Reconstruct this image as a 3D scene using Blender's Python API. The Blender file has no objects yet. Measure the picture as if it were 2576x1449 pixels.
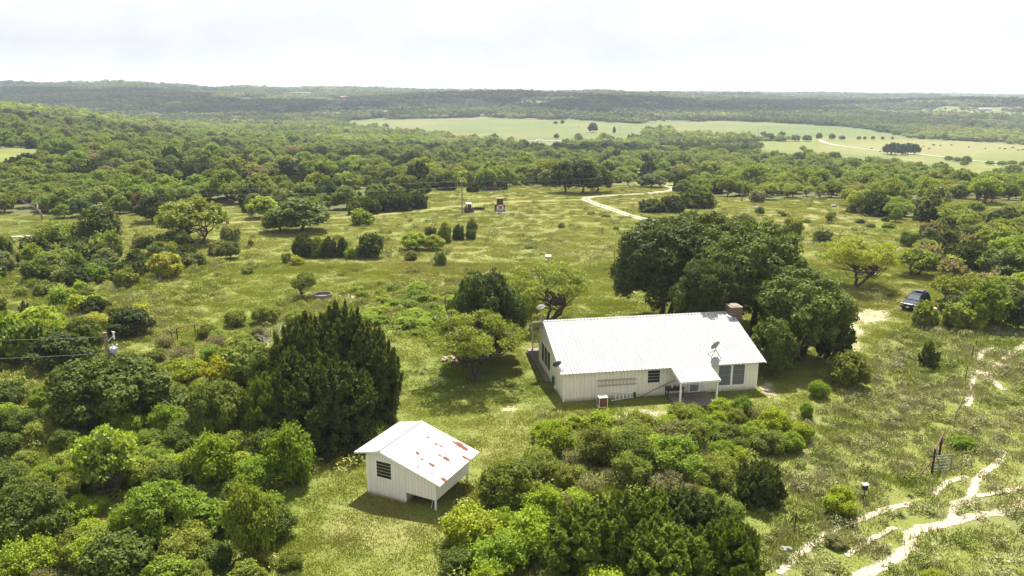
import bpy, bmesh, math, random
import numpy as np
from mathutils import Vector, Matrix

S = bpy.context.scene
COL = S.collection
RAD = math.radians
random.seed(7)
rng = np.random.default_rng(7)

# ------------------------------------------------------------------ camera
CAMH, PITCH, FV = 24.6, 14.26, 1930.0          # metres, degrees, focal in px of a 2576 wide view
cam_d = bpy.data.cameras.new("camera"); cam = bpy.data.objects.new("camera", cam_d); COL.objects.link(cam)
cam.location = (0, 0, CAMH); cam.rotation_euler = (RAD(90 - PITCH), 0, 0)
cam_d.sensor_width = 36; cam_d.lens = 36 * FV / 2576; cam_d.clip_start = 0.5; cam_d.clip_end = 40000
S.camera = cam

# ------------------------------------------------------------------ sun, sky, exposure
SUN_EL, SUN_AZ = 61.0, 9.0                      # azimuth measured from +Y towards +X
sd = bpy.data.lights.new("sun", 'SUN'); sun = bpy.data.objects.new("sun", sd); COL.objects.link(sun)
sd.energy = 5.0; sd.angle = RAD(0.53); sd.color = (1.0, 0.95, 0.86)
ce = math.cos(RAD(SUN_EL))
sdir = Vector((math.sin(RAD(SUN_AZ)) * ce, math.cos(RAD(SUN_AZ)) * ce, math.sin(RAD(SUN_EL))))
sun.rotation_euler = sdir.to_track_quat('Z', 'Y').to_euler()
sun.location = (0, 0, 200)
W = bpy.data.worlds.new("World"); S.world = W; W.use_nodes = True
nt = W.node_tree; nt.nodes.clear()
def N(t, k, **kw):
    n = t.nodes.new(k)
    for a, b in kw.items(): setattr(n, a, b)
    return n
sky = N(nt, 'ShaderNodeTexSky', sky_type='NISHITA', sun_disc=False, sun_elevation=RAD(SUN_EL), sun_rotation=RAD(SUN_AZ))
sky.air_density = 1.0; sky.dust_density = 2.5; sky.ozone_density = 1.0
tc = N(nt, 'ShaderNodeTexCoord')
mp = N(nt, 'ShaderNodeMapping'); mp.inputs['Scale'].default_value = (1, 1, 3.2)
cn = N(nt, 'ShaderNodeTexNoise'); cn.inputs['Scale'].default_value = 5.0; cn.inputs['Detail'].default_value = 9; cn.inputs['Roughness'].default_value = 0.62
cr = N(nt, 'ShaderNodeMapRange'); cr.inputs[1].default_value = 0.36; cr.inputs[2].default_value = 0.62; cr.inputs[3].default_value = 0.88; cr.inputs[4].default_value = 1.0
cmx = N(nt, 'ShaderNodeMix', data_type='RGBA')
SKYW = 7.1
cb = N(nt, 'ShaderNodeMix', data_type='RGBA'); cb.inputs['A'].default_value = (SKYW * .90, SKYW * .92, SKYW * .955, 1); cb.inputs['B'].default_value = (SKYW * 1.04, SKYW * 1.035, SKYW * 1.03, 1)
cn2 = N(nt, 'ShaderNodeTexNoise'); cn2.inputs['Scale'].default_value = 7.0; cn2.inputs['Detail'].default_value = 10; cn2.inputs['Roughness'].default_value = 0.6
cr2 = N(nt, 'ShaderNodeMapRange'); cr2.inputs[1].default_value = 0.4; cr2.inputs[2].default_value = 0.62
nt.links.new(cn2.outputs[0], cr2.inputs[0]); nt.links.new(cr2.outputs[0], cb.inputs['Factor']); nt.links.new(cb.outputs['Result'], cmx.inputs['B'])
bg = N(nt, 'ShaderNodeBackground'); bg.inputs['Strength'].default_value = 0.05
wo = N(nt, 'ShaderNodeOutputWorld')
nt.links.new(tc.outputs['Generated'], mp.inputs[0]); nt.links.new(mp.outputs[0], cn.inputs['Vector']); nt.links.new(mp.outputs[0], cn2.inputs['Vector'])
nt.links.new(cn.outputs[0], cr.inputs[0]); nt.links.new(cr.outputs[0], cmx.inputs['Factor'])
nt.links.new(sky.outputs[0], cmx.inputs['A']); nt.links.new(cmx.outputs['Result'], bg.inputs[0]); nt.links.new(bg.outputs[0], wo.inputs[0])
S.view_settings.view_transform = 'Standard'; S.view_settings.look = 'None'
S.view_settings.exposure = 1.46; S.view_settings.gamma = 1.0
S.cycles.max_bounces = 6; S.cycles.diffuse_bounces = 3; S.cycles.glossy_bounces = 2
S.cycles.transmission_bounces = 4; S.cycles.transparent_max_bounces = 8; S.cycles.volume_bounces = 0
S.cycles.use_denoising = True
S.cycles.use_adaptive_sampling = True; S.cycles.adaptive_threshold = 0.02
S.cycles.sample_clamp_indirect = 6.0

# ------------------------------------------------------------------ picture <-> world helpers (V = 2576 x 1449 view)
CP, SP = math.cos(RAD(PITCH)), math.sin(RAD(PITCH))
def to_view(x, y, z):
    q = np.asarray(z) - CAMH
    f = y * CP - q * SP; u = y * SP + q * CP
    f = np.where(f < 1, 1, f)
    return 1288 + FV * x / f, 724.5 - FV * u / f, f
# ---- terrain
TT = np.array([-.95, -.667, -.45, -.33, -.10, 0.0, .20, .33, .667, .95])
RR = np.array([0, 150, 200, 260, 350, 450, 550, 650, 750, 900, 1050, 1250, 1500, 1800, 2200, 2700, 3500, 5500, 9000, 16000.])
HT = np.array([
 [0, 0, 1, 1, 4, 9, 16, 20, 17, 4, -6, -6, 4, 18, 34, 46, 46, 30, 10, 10],
 [0, 0, 0, -1, 1, 5, 10, 15, 13, 0, -8, -8, 0, 12, 28, 45, 44, 30, 10, 10],
 [0, 0, 0, -1, -2, -4, -4, -4, -8, -12, -12, -8, 3, 16, 28, 37, 38, 25, 12, 12],
 [0, 0, 0, -2, -5, -8, -10, -12, -13, -14, -13, -9, -2, 8, 14, 28, 30, 22, 14, 14],
 [0, 0, 0, -3, -8, -12, -14, -16, -16, -15, -12, -7, 7, 16, 19, 22, 22, 20, 16, 16],
 [0, 0, -.5, -4, -8, -12, -14, -16, -16, -14, -12, -5, 9, 16, 13, 13, 16, 18, 18, 18],
 [0, 0, -.8, -5, -10, -14, -16, -17, -17, -16, -14, -11, -4, 4, 9, 12, 13, 15, 18, 19],
 [0, 0, -1, -5, -11, -15, -17, -18, -18, -17, -15, -11, -5, 2, 7, 9, 10, 14, 18, 19],
 [0, 0, -2, -7, -14, -19, -22, -24, -24, -22, -18, -10, -1, 5, 2, -4, -4, 4, 14, 19],
 [0, 0, -3, -9, -16, -21, -25, -26, -26, -23, -18, -10, 0, 6, 2, -4, -4, 4, 14, 19.]])
# resample on a fine even grid with smoothing
_lr = np.linspace(0, 1, 400); _rf = lambda r: np.log1p(np.asarray(r) / 120.) / math.log1p(16000 / 120.)
_tg = np.linspace(-.95, .95, 120)
_A = np.array([np.interp(_lr, _rf(RR), h) for h in HT])
_A = np.array([np.interp(_tg, TT, _A[:, j]) for j in range(400)]).T
def _sm(a, k, ax):
    w = np.hanning(2 * k + 1); w /= w.sum()
    pad = [(0, 0), (0, 0)]; pad[ax] = (k, k)
    b = np.pad(a, pad, mode='edge')
    return np.apply_along_axis(lambda v: np.convolve(v, w, 'valid'), ax, b)
_A = _sm(_sm(_A, 7, 1), 7, 0)
def _vn(x, y, seed):
    xi = np.floor(x).astype(np.int64); yi = np.floor(y).astype(np.int64); fx = x - xi; fy = y - yi
    fx = fx * fx * (3 - 2 * fx); fy = fy * fy * (3 - 2 * fy)
    def hsh(a, b):
        h = (a * 374761393 + b * 668265263 + seed * 974711) & 0xffffffff
        h = ((h ^ (h >> 13)) * 1274126177) & 0xffffffff
        return ((h ^ (h >> 16)) & 0xffff) / 65535.0
    return (hsh(xi, yi) * (1 - fx) + hsh(xi + 1, yi) * fx) * (1 - fy) + (hsh(xi, yi + 1) * (1 - fx) + hsh(xi + 1, yi + 1) * fx) * fy
def vnoise(x, y, s, seed=0, oct=3):
    x = np.asarray(x, float) / s; y = np.asarray(y, float) / s; o = 0; a = 1; t = 0
    for k in range(oct):
        o = o + a * _vn(x, y, seed + k * 17); t += a; a *= .5; x = x * 2.03 + 11.1; y = y * 2.03 + 5.7
    return o / t
def ground(x, y):
    x = np.asarray(x, float); y = np.asarray(y, float)
    yy = np.maximum(y, 1.0)
    t = np.clip(x / np.maximum(yy, 60.0), -.949, .949); r = _rf(np.clip(yy, 0, 15999)) * 399
    ti = (t + .95) / 1.9 * 119
    a = np.clip(np.floor(ti).astype(int), 0, 118); b = np.clip(np.floor(r).astype(int), 0, 398)
    fa = ti - a; fb = r - b
    h = (_A[a, b] * (1 - fa) + _A[a + 1, b] * fa) * (1 - fb) + (_A[a, b + 1] * (1 - fa) + _A[a + 1, b + 1] * fa) * fb
    far = np.clip((yy - 1150) / 500, 0, 1) * np.clip((9000 - yy) / 4000, 0, 1)
    h = h + far * (vnoise(x, y, 330, 3, 4) - .5) * 30
    near = np.clip((yy - 70) / 60, 0, 1) * np.clip((700 - yy) / 200, 0, 1)
    h = h + near * (vnoise(x, y, 34, 5, 2) - .5) * .8
    return h
_YS = np.concatenate([np.arange(20, 260, 1.0), 260 * 1.006 ** np.arange(0, 640)])
def at(vx, vy, z=None):
    """ground point seen at pixel (vx, vy) of the 2576 wide view"""
    a = (vx - 1288) / FV; b = -(vy - 724.5) / FV
    d = np.array([a, CP + b * SP, -SP + b * CP]); d = d / d[1]
    if z is not None:
        t = (z - CAMH) / d[2]; return Vector((d[0] * t, t, z))
    X = d[0] * _YS; Z = CAMH + d[2] * _YS; G = ground(X, _YS)
    k = np.argmax(Z < G)
    if k == 0: k = len(_YS) - 1
    g0 = Z[k - 1] - G[k - 1]; g1 = Z[k] - G[k]; f = g0 / (g0 - g1 + 1e-9)
    y = _YS[k - 1] + f * (_YS[k] - _YS[k - 1])
    return Vector((d[0] * y, y, float(ground(d[0] * y, y))))
def in_poly(px, py, poly):
    px = np.asarray(px, float); py = np.asarray(py, float); c = np.zeros(px.shape, bool); n = len(poly)
    for i in range(n):
        x1, y1 = poly[i]; x2, y2 = poly[(i + 1) % n]
        if y1 == y2: continue
        c ^= ((y1 > py) != (y2 > py)) & (px < (x2 - x1) * (py - y1) / (y2 - y1) + x1)
    return c

# ------------------------------------------------------------------ object helpers
def link(o, parent=None):
    COL.objects.link(o)
    if parent is not None: o.parent = parent
    return o
def tag(o, label=None, cat=None, group=None, kind=None):
    if label: o['label'] = label
    if cat: o['category'] = cat
    if group: o['group'] = group
    if kind: o['kind'] = kind
    return o
def thing(name, label, cat, loc=(0, 0, 0), rz=0, group=None, scale=None):
    o = bpy.data.objects.new(name, None); o.empty_display_size = .2; COL.objects.link(o)
    o.location = loc; o.rotation_euler = (0, 0, rz)
    if scale: o.scale = scale
    return tag(o, label, cat, group)
def np_mesh(name, verts, faces, mats=(), attrs=None, smooth=False, mat_idx=None):
    verts = np.asarray(verts, np.float32); faces = np.asarray(faces, np.int32)
    me = bpy.data.meshes.new(name); k = faces.shape[1]; nf = len(faces)
    me.vertices.add(len(verts)); me.vertices.foreach_set('co', verts.ravel())
    me.loops.add(nf * k); me.loops.foreach_set('vertex_index', faces.ravel())
    me.polygons.add(nf); me.polygons.foreach_set('loop_start', np.arange(nf, dtype=np.int32) * k)
    me.polygons.foreach_set('loop_total', np.full(nf, k, np.int32))
    if smooth: me.polygons.foreach_set('use_smooth', np.ones(nf, bool))
    if mat_idx is not None: me.polygons.foreach_set('material_index', np.asarray(mat_idx, np.int32))
    for m in mats: me.materials.append(m)
    for an, av in (attrs or {}).items():
        av = np.asarray(av, np.float32)
        if av.ndim == 1: me.attributes.new(an, 'FLOAT', 'POINT').data.foreach_set('value', av)
        else: me.attributes.new(an, 'FLOAT_COLOR', 'POINT').data.foreach_set('color', av.ravel())
    me.update(calc_edges=True)
    return me
class MB:
    """collects boxes, bars, tubes and prisms, then links them as ONE mesh object"""
    def __init__(s): s.bm = bmesh.new()
    def box(s, x0, x1, y0, y1, z0, z1):
        v = [s.bm.verts.new(p) for p in ((x0,y0,z0),(x1,y0,z0),(x1,y1,z0),(x0,y1,z0),(x0,y0,z1),(x1,y0,z1),(x1,y1,z1),(x0,y1,z1))]
        for f in ((0,3,2,1),(4,5,6,7),(0,1,5,4),(1,2,6,5),(2,3,7,6),(3,0,4,7)): s.bm.faces.new([v[i] for i in f])
        return s
    def poly(s, pts):
        s.bm.faces.new([s.bm.verts.new(p) for p in pts]); return s
    def prism(s, pts, vec):
        vec = Vector(vec); a = [s.bm.verts.new(p) for p in pts]; b = [s.bm.verts.new(Vector(p) + vec) for p in pts]; n = len(pts)
        s.bm.faces.new(a[::-1]); s.bm.faces.new(b)
        for i in range(n): s.bm.faces.new((a[i], a[(i + 1) % n], b[(i + 1) % n], b[i]))
        return s
    def tube(s, pts, r, n=8, caps=True):
        pts = [Vector(p) for p in pts]; rs = r if hasattr(r, '__len__') else [r] * len(pts); rings = []
        for i, p in enumerate(pts):
            d = (pts[min(i + 1, len(pts) - 1)] - pts[max(i - 1, 0)]).normalized()
            u = d.cross(Vector((0, 0, 1))) if abs(d.z) < .95 else d.cross(Vector((1, 0, 0)))
            u.normalize(); w = d.cross(u)
            rings.append([s.bm.verts.new(p + (u * math.cos(2 * math.pi * k / n) + w * math.sin(2 * math.pi * k / n)) * rs[i]) for k in range(n)])
        for a, b in zip(rings, rings[1:]):
            for k in range(n): s.bm.faces.new((a[k], a[(k + 1) % n], b[(k + 1) % n], b[k]))
        if caps and n > 2: s.bm.faces.new(rings[0][::-1]); s.bm.faces.new(rings[-1])
        return s
    def lathe(s, prof, n=24, M=None):
        M = M or Matrix(); rings = [[s.bm.verts.new(M @ Vector((r * math.cos(2 * math.pi * k / n), r * math.sin(2 * math.pi * k / n), z))) for k in range(n)] for r, z in prof]
        for a, b in zip(rings, rings[1:]):
            for k in range(n): s.bm.faces.new((a[k], a[(k + 1) % n], b[(k + 1) % n], b[k]))
        return s
    def build(s, name, m, parent=None, bevel=0, smooth=False, loc=None):
        bmesh.ops.recalc_face_normals(s.bm, faces=s.bm.faces)
        me = bpy.data.meshes.new(name); s.bm.to_mesh(me); s.bm.free()
        if smooth:
            for p in me.polygons: p.use_smooth = True
        me.materials.append(m)
        o = link(bpy.data.objects.new(name, me), parent)
        if loc is not None: o.location = loc
        if bevel:
            b = o.modifiers.new('bevel', 'BEVEL'); b.width = bevel; b.segments = 2; b.limit_method = 'ANGLE'
        return o

# ------------------------------------------------------------------ materials
def mat_new(name):
    m = bpy.data.materials.new(name); m.use_nodes = True; t = m.node_tree; t.nodes.clear()
    out = N(t, 'ShaderNodeOutputMaterial'); b = N(t, 'ShaderNodeBsdfPrincipled'); t.links.new(b.outputs[0], out.inputs[0])
    return m, t, b, out
def simple(name, col, rough=.6, metal=0, noise=.0, nscale=8, spec=.5, bump=0, coat=0):
    m, t, b, out = mat_new(name)
    b.inputs['Roughness'].default_value = rough; b.inputs['Metallic'].default_value = metal
    b.inputs['Specular IOR Level'].default_value = spec; b.inputs['Coat Weight'].default_value = coat
    c = (*col, 1)
    if noise:
        g = N(t, 'ShaderNodeTexCoord'); n = N(t, 'ShaderNodeTexNoise'); n.inputs['Scale'].default_value = nscale; n.inputs['Detail'].default_value = 5
        t.links.new(g.outputs['Object'], n.inputs['Vector'])
        mx = N(t, 'ShaderNodeMix', data_type='RGBA'); mx.inputs['A'].default_value = tuple(v * (1 - noise) for v in col) + (1,); mx.inputs['B'].default_value = tuple(min(1, v * (1 + noise)) for v in col) + (1,)
        t.links.new(n.outputs[0], mx.inputs['Factor']); t.links.new(mx.outputs['Result'], b.inputs['Base Color'])
        if bump:
            bp = N(t, 'ShaderNodeBump'); bp.inputs['Strength'].default_value = bump; bp.inputs['Distance'].default_value = .02
            t.links.new(n.outputs[0], bp.inputs['Height']); t.links.new(bp.outputs[0], b.inputs['Normal'])
    else: b.inputs['Base Color'].default_value = c
    return m
def math_n(t, op, a, b=None, clamp=False):
    n = N(t, 'ShaderNodeMath', operation=op); n.use_clamp = clamp
    for i, v in enumerate((a, b)):
        if v is None: continue
        if hasattr(v, 'links') or hasattr(v, 'is_linked'): t.links.new(v, n.inputs[i])
        else: n.inputs[i].default_value = v
    return n.outputs[0]
def mixc(t, f, a, b):
    n = N(t, 'ShaderNodeMix', data_type='RGBA')
    for k, v in (('Factor', f), ('A', a), ('B', b)):
        if isinstance(v, (int, float)): n.inputs[k].default_value = v
        elif isinstance(v, tuple): n.inputs[k].default_value = (*v[:3], 1)
        else: t.links.new(v, n.inputs[k])
    return n.outputs['Result']
def maprange(t, v, a, b, c=0., d=1., smooth=False):
    n = N(t, 'ShaderNodeMapRange'); n.clamp = True
    if smooth: n.interpolation_type = 'SMOOTHSTEP'
    t.links.new(v, n.inputs[0])
    for i, x in zip((1, 2, 3, 4), (a, b, c, d)): n.inputs[i].default_value = x
    return n.outputs[0]
def noise_n(t, vec, scale, detail=4, rough=.55):
    n = N(t, 'ShaderNodeTexNoise'); n.inputs['Scale'].default_value = scale; n.inputs['Detail'].default_value = detail; n.inputs['Roughness'].default_value = rough
    t.links.new(vec, n.inputs['Vector']); return n.outputs[0]

def leaf_mat(name, inst, transl=.37, rough=.6, spec=.16):
    m, t, b, out = mat_new(name)
    if inst:
        c = N(t, 'ShaderNodeAttribute'); c.attribute_type = 'INSTANCER'; c.attribute_name = 'tint'; col = c.outputs['Color']
    else: col = N(t, 'ShaderNodeObjectInfo').outputs['Color']
    v = N(t, 'ShaderNodeAttribute'); v.attribute_name = 'var'
    k = maprange(t, v.outputs['Fac'], 0, 1, .62, 1.5)
    vm = N(t, 'ShaderNodeVectorMath', operation='SCALE'); t.links.new(col, vm.inputs[0]); t.links.new(k, vm.inputs['Scale'])
    b.inputs['Roughness'].default_value = rough; b.inputs['Specular IOR Level'].default_value = spec
    t.links.new(vm.outputs[0], b.inputs['Base Color'])
    tr = N(t, 'ShaderNodeBsdfTranslucent')
    v2 = N(t, 'ShaderNodeVectorMath', operation='MULTIPLY'); v2.inputs[1].default_value = (1.4, 1.3, .45); t.links.new(vm.outputs[0], v2.inputs[0]); t.links.new(v2.outputs[0], tr.inputs[0])
    ms = N(t, 'ShaderNodeMixShader'); ms.inputs[0].default_value = transl
    t.links.new(b.outputs[0], ms.inputs[1]); t.links.new(tr.outputs[0], ms.inputs[2]); t.links.new(ms.outputs[0], out.inputs[0])
    return m
M_LEAF = leaf_mat('foliage', False); M_LEAF_I = leaf_mat('foliage_mass', True)
M_GRASS_I = leaf_mat('grass_blades', True, .2, .8, .12)
def bark_mat(name, a, b_):
    m, t, b, out = mat_new(name); g = N(t, 'ShaderNodeTexCoord'); n = noise_n(t, g.outputs['Object'], 9, 6, .7)
    t.links.new(mixc(t, n, a, b_), b.inputs['Base Color']); b.inputs['Roughness'].default_value = .9; return m
M_BARK = bark_mat('bark', (.03, .024, .018), (.11, .09, .07))
M_BARK_G = bark_mat('grey_bark', (.09, .075, .06), (.22, .19, .16))
M_BARK_W = bark_mat('bleached_wood', (.42, .38, .32), (.75, .7, .62))
# ------------------------------------------------------------------ ground sheet
def grow(a, b, s0, k):
    o = [a]; s = s0
    while o[-1] < b: o.append(o[-1] + s); s = s0 + k * (o[-1] - a)
    return np.array(o)
XP = np.concatenate([np.arange(0, 60, .8), grow(60, 16000, .8, .016)])
XS = np.concatenate([-XP[:0:-1], XP])
YG = np.concatenate([-grow(60, 4000, 8, .3)[::-1], np.arange(-50, 10, 6.), np.arange(10, 110, .8), grow(110, 16000, .8, .0125)])
GX, GY = np.meshgrid(XS, YG); GZ = ground(GX, GY)
def ground_m(x, y):
    x = np.atleast_1d(np.asarray(x, float)); y = np.atleast_1d(np.asarray(y, float))
    i = np.clip(np.searchsorted(XS, x) - 1, 0, len(XS) - 2); j = np.clip(np.searchsorted(YG, y) - 1, 0, len(YG) - 2)
    fx = (x - XS[i]) / (XS[i + 1] - XS[i]); fy = (y - YG[j]) / (YG[j + 1] - YG[j])
    return (GZ[j, i] * (1 - fx) + GZ[j, i + 1] * fx) * (1 - fy) + (GZ[j + 1, i] * (1 - fx) + GZ[j + 1, i + 1] * fx) * fy

F1 = [(850,302),(1195,296),(1500,303),(1600,312),(1645,330),(1600,345),(1300,352),(1130,334),(1000,318),(868,312)]
F2 = [(1600,310),(1830,303),(2000,311),(2150,322),(2300,342),(2240,348),(1800,345),(1690,340),(1640,326)]
F3 = [(1870,362),(2050,346),(2350,350),(2640,368),(2640,432),(2400,424),(2250,398),(2050,380),(1900,374)]
FARF = [[(2190,279),(2330,277),(2345,287),(2200,290)],[(2345,268),(2470,270),(2640,292),(2640,310),(2470,296),(2370,288)],[(560,247),(690,246),(690,253),(590,254)],
        [(1890,276),(1990,272),(1980,284),(1880,285)],[(905,299),(990,293),(985,298),(910,304)],[(2400,318),(2640,332),(2640,342),(2450,330)],
        [(1590,306),(1680,298),(1760,304),(1700,312)],[(330,270),(420,268),(440,282),(380,284)],[(1360,276),(1560,282),(1570,300),(1400,298),(1330,290)],[(60,262),(200,255),(215,275),(120,285)]]
CLR = [[(-80,386),(62,386),(100,408),(72,437),(-80,440)],[(690,403),(862,400),(862,419),(690,426)],[(1088,396),(1185,398),(1170,416),(1086,412)],[(560,412),(645,410),(640,425),(570,426)],
       [(1860,352),(1960,352),(1960,372),(1880,372)],[(1290,350),(1408,349),(1412,379),(1285,379)],[(1185,285),(1250,285),(1252,312),(1180,312)],[(852,244),(888,244),(890,258),(850,258)],[(1596,436),(1622,436),(1640,476),(1596,462)]]
MEAD = [(-80,546),(60,546),(112,562),(108,602),(60,612),(-80,625)]
YB = np.array([(-400,545),(0,545),(60,560),(110,556),(200,545),(300,545),(420,520),(600,520),(640,550),(700,545),(830,535),(900,538),(1065,518),(1072,470),(1280,472),(1300,462),(1380,470),(1540,474),(1600,468),(1690,462),(1720,492),
               (1800,492),(1900,503),(2000,507),(2100,511),(2170,535),(2250,552),(2330,556),(2400,585),(2450,635),(2576,700),(3000,720)], float)
def forest_dens(vx, vy, r, xx, yy):
    lim = np.interp(vx, YB[:, 0], YB[:, 1]); d = (vy < lim).astype(float)
    w = (vnoise(xx, yy, 60, 31, 2) - .5) * np.clip((r - 300) / 400, 0, 1) * 8
    for P, D_ in ((F1, (0, 8, 16, 20)), (F2, (0, 3)), (F3, (0, 9, 18, 27))):
        for dy_ in D_: d[in_poly(vx, vy + w * .35 - dy_, P)] = 0
    for P in FARF: d[in_poly(vx + w * 3, vy + w * .3, P)] *= .04
    for P in CLR: d[in_poly(vx + w * 2, vy + w, P)] = 0
    d[in_poly(vx, vy, MEAD)] = 0
    d = np.where((r > 1150) & (vnoise(xx, yy, 230, 9, 3) > .57), d * .16, d)
    ml = (vx < 480) & (vy < 330) & (r < 900) & (vnoise(xx, yy, 45, 12, 2) > .42); d[ml] *= .35
    rd = (r > 150) & (r < 420) & (vnoise(xx, yy, 30, 71, 2) > .6); d[rd] *= .22
    return d
def pl_dist(x, y, pts):
    d = np.full(np.shape(x), 1e9)
    for a, b in zip(pts, pts[1:]):
        ax, ay, bx, by = a[0], a[1], b[0], b[1]; L = (bx - ax) ** 2 + (by - ay) ** 2 + 1e-9
        t = np.clip(((x - ax) * (bx - ax) + (y - ay) * (by - ay)) / L, 0, 1)
        d = np.minimum(d, np.hypot(x - ax - t * (bx - ax), y - ay - t * (by - ay)))
    return d
VX, VY, VF = to_view(GX, GY, GZ)
infr = (GY > 22)
bare = np.zeros(GX.shape); dry = np.zeros(GX.shape); lush = np.zeros(GX.shape); floor_ = np.zeros(GX.shape)
def ell(cx, cy, rx, ry, k=1.0, arr=None):
    a = bare if arr is None else arr
    v = k * np.clip(1.35 - ((VX - cx) / rx) ** 2 - ((VY - cy) / ry) ** 2, 0, 1); np.maximum(a, np.where(infr, v, 0), out=a)
for e in ((2190,795,62,24,.74),(2150,835,35,24,.7),(2150,875,30,25,.55),(1285,1030,34,12,.8),(1290,1052,24,7,.5),(1620,1042,75,14,.85),(1560,1050,40,9,.8),(1700,1036,30,8,.6),(1932,975,22,26,.9),(1960,1000,40,12,.5),
          (878,746,34,6,.85),(1330,532,18,3,.9),(1245,494,24,2.5,.7),(1180,541,14,3,.5),(1740,345,22,4,1),(1765,349,22,3,1),(1060,935,14,10,.5),(1680,350,60,8,.25),(2130,372,30,4,.3),
          (2350,392,160,6,.35),(2290,520,26,4,.5),(2050,510,50,3,.5),(1362,905,6,36,.5),(2200,1100,30,10,.3)): ell(*e)
for e in ((2350,372,300,22,.75),(2250,405,110,10,.8),(2500,415,80,10,.5),(1050,318,220,16,.75),(1750,333,110,14,.75),(1130,350,60,6,.5),(1360,500,260,10,.35),(1620,510,70,12,.75),(1400,530,300,60,.3),(950,330,60,8,.5),
          (150,600,260,20,.45),(1150,690,170,60,.55),(900,740,200,40,.4),(2200,760,160,50,.5),(1230,1000,80,60,.2),(950,1320,160,90,.5),(1250,1120,110,80,.35),(2050,545,260,30,.5),(2450,290,160,16,.7),(640,250,70,5,.6)): ell(*e, arr=dry)
for e in ((40,575,90,20,.8),(1030,790,170,55,.9),(1130,950,180,70,.5),(1350,960,80,80,.55),(720,1260,60,60,.6),(600,700,160,70,.3),(2150,700,160,50,.5),(300,600,150,20,.3),(1960,330,260,18,.55),(1420,325,170,16,.5),(1880,600,200,50,.3)): ell(*e, arr=lush)
TR1 = [at(*p)[:2] for p in ((1475,502),(1300,506),(1140,520),(1060,529),(960,540),(850,548),(760,553),(640,557),(560,560))]
m = (GY > 120) & (GY < 260)
d_ = pl_dist(GX[m], GY[m], TR1); dry[m] = np.maximum(dry[m], np.clip(1.6 - d_ / 2.2, 0, 1) * .6)
d_ = pl_dist(GX[m], GY[m], TR1); bare[m] = np.maximum(bare[m], np.clip(1.1 - d_ / 1.6, 0, 1) * .15)
BR = [(1930,1449),(2010,1400),(2150,1300),(2300,1235),(2430,1190),(2640,1150),(2640,1560),(1900,1560)]
bare = np.where(in_poly(VX, VY, BR) & infr, np.maximum(bare, .36), bare)
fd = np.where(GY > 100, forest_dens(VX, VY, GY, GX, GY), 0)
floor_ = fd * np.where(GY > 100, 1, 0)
crop = np.zeros(GX.shape); crop[(GY > 450)] = 1; crop[in_poly(VX, VY, F3)] *= .35
tm = mat_new("ground"); m_, t, b, out = tm; M_GROUND = m_
def fa(name):
    a = N(t, 'ShaderNodeAttribute'); a.attribute_name = name; return a.outputs['Fac']
pos = N(t, 'ShaderNodeNewGeometry').outputs['Position']
n1 = noise_n(t, pos, .05, 5, .6); n2 = noise_n(t, pos, .45, 5, .62); n3 = noise_n(t, pos, 3.2, 4, .65); n4 = noise_n(t, pos, .012, 4, .55); n5 = noise_n(t, pos, 9, 3, .7)
g0 = mixc(t, maprange(t, n1, .35, .65), (.118, .142, .026), (.160, .168, .042))
g0 = mixc(t, maprange(t, n2, .35, .68, 0, .16), g0, (.14, .138, .055))
g0 = mixc(t, maprange(t, n3, .42, .72, 0, .4), g0, (.075, .105, .022))
sl = math_n(t, 'ADD', fa('lush'), maprange(t, n2, .2, .8, -.22, .22))
g0 = mixc(t, maprange(t, sl, .35, .9, 0, .85), g0, (.08, .130, .018))
sd_ = math_n(t, 'ADD', fa('dry'), maprange(t, n2, .2, .8, -.26, .26))
g0 = mixc(t, maprange(t, sd_, .25, .95, 0, .85), g0, (.21, .18, .08))
n4s = maprange(t, n4, .5, .66, 0, .55)
g0 = mixc(t, n4s, g0, (.125, .128, .045))
n6 = noise_n(t, pos, .11, 3, .5)
g0 = mixc(t, maprange(t, n6, .56, .72, 0, .5), g0, (.11, .115, .055))
g0 = mixc(t, math_n(t, 'MULTIPLY', fa('crop'), .75), g0, mixc(t, maprange(t, n4, .4, .62), (.064, .096, .034), (.118, .122, .044)))
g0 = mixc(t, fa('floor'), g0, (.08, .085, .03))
sb = math_n(t, 'ADD', fa('bare'), maprange(t, n3, .25, .75, -.42, .42))
sb = math_n(t, 'ADD', sb, maprange(t, n2, .3, .7, -.22, .22))
brt = maprange(t, sb, .46, .78, 0, .92)
g0 = mixc(t, brt, g0, mixc(t, n5, (.24, .20, .13), (.42, .37, .26)))
t.links.new(g0, b.inputs['Base Color']); b.inputs['Roughness'].default_value = .95; b.inputs['Specular IOR Level'].default_value = .15
bp = N(t, 'ShaderNodeBump'); bp.inputs['Strength'].default_value = .55; bp.inputs['Distance'].default_value = .2
t.links.new(math_n(t, 'ADD', math_n(t, 'MULTIPLY', n3, .6), math_n(t, 'ADD', n2, math_n(t, 'MULTIPLY', n5, .25))), bp.inputs['Height']); t.links.new(bp.outputs[0], b.inputs['Normal'])
nx, ny = len(XS), len(YG)
J, I = np.meshgrid(np.arange(ny - 1), np.arange(nx - 1), indexing='ij'); q0 = (J * nx + I).ravel()
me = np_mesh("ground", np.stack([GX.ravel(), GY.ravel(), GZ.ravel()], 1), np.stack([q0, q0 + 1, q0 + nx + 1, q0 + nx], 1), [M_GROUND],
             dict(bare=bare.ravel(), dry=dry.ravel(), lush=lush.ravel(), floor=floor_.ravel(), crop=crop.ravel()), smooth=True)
tag(link(bpy.data.objects.new("ground", me)), "rolling ranch pasture and lawn under everything", kind='structure')

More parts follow.
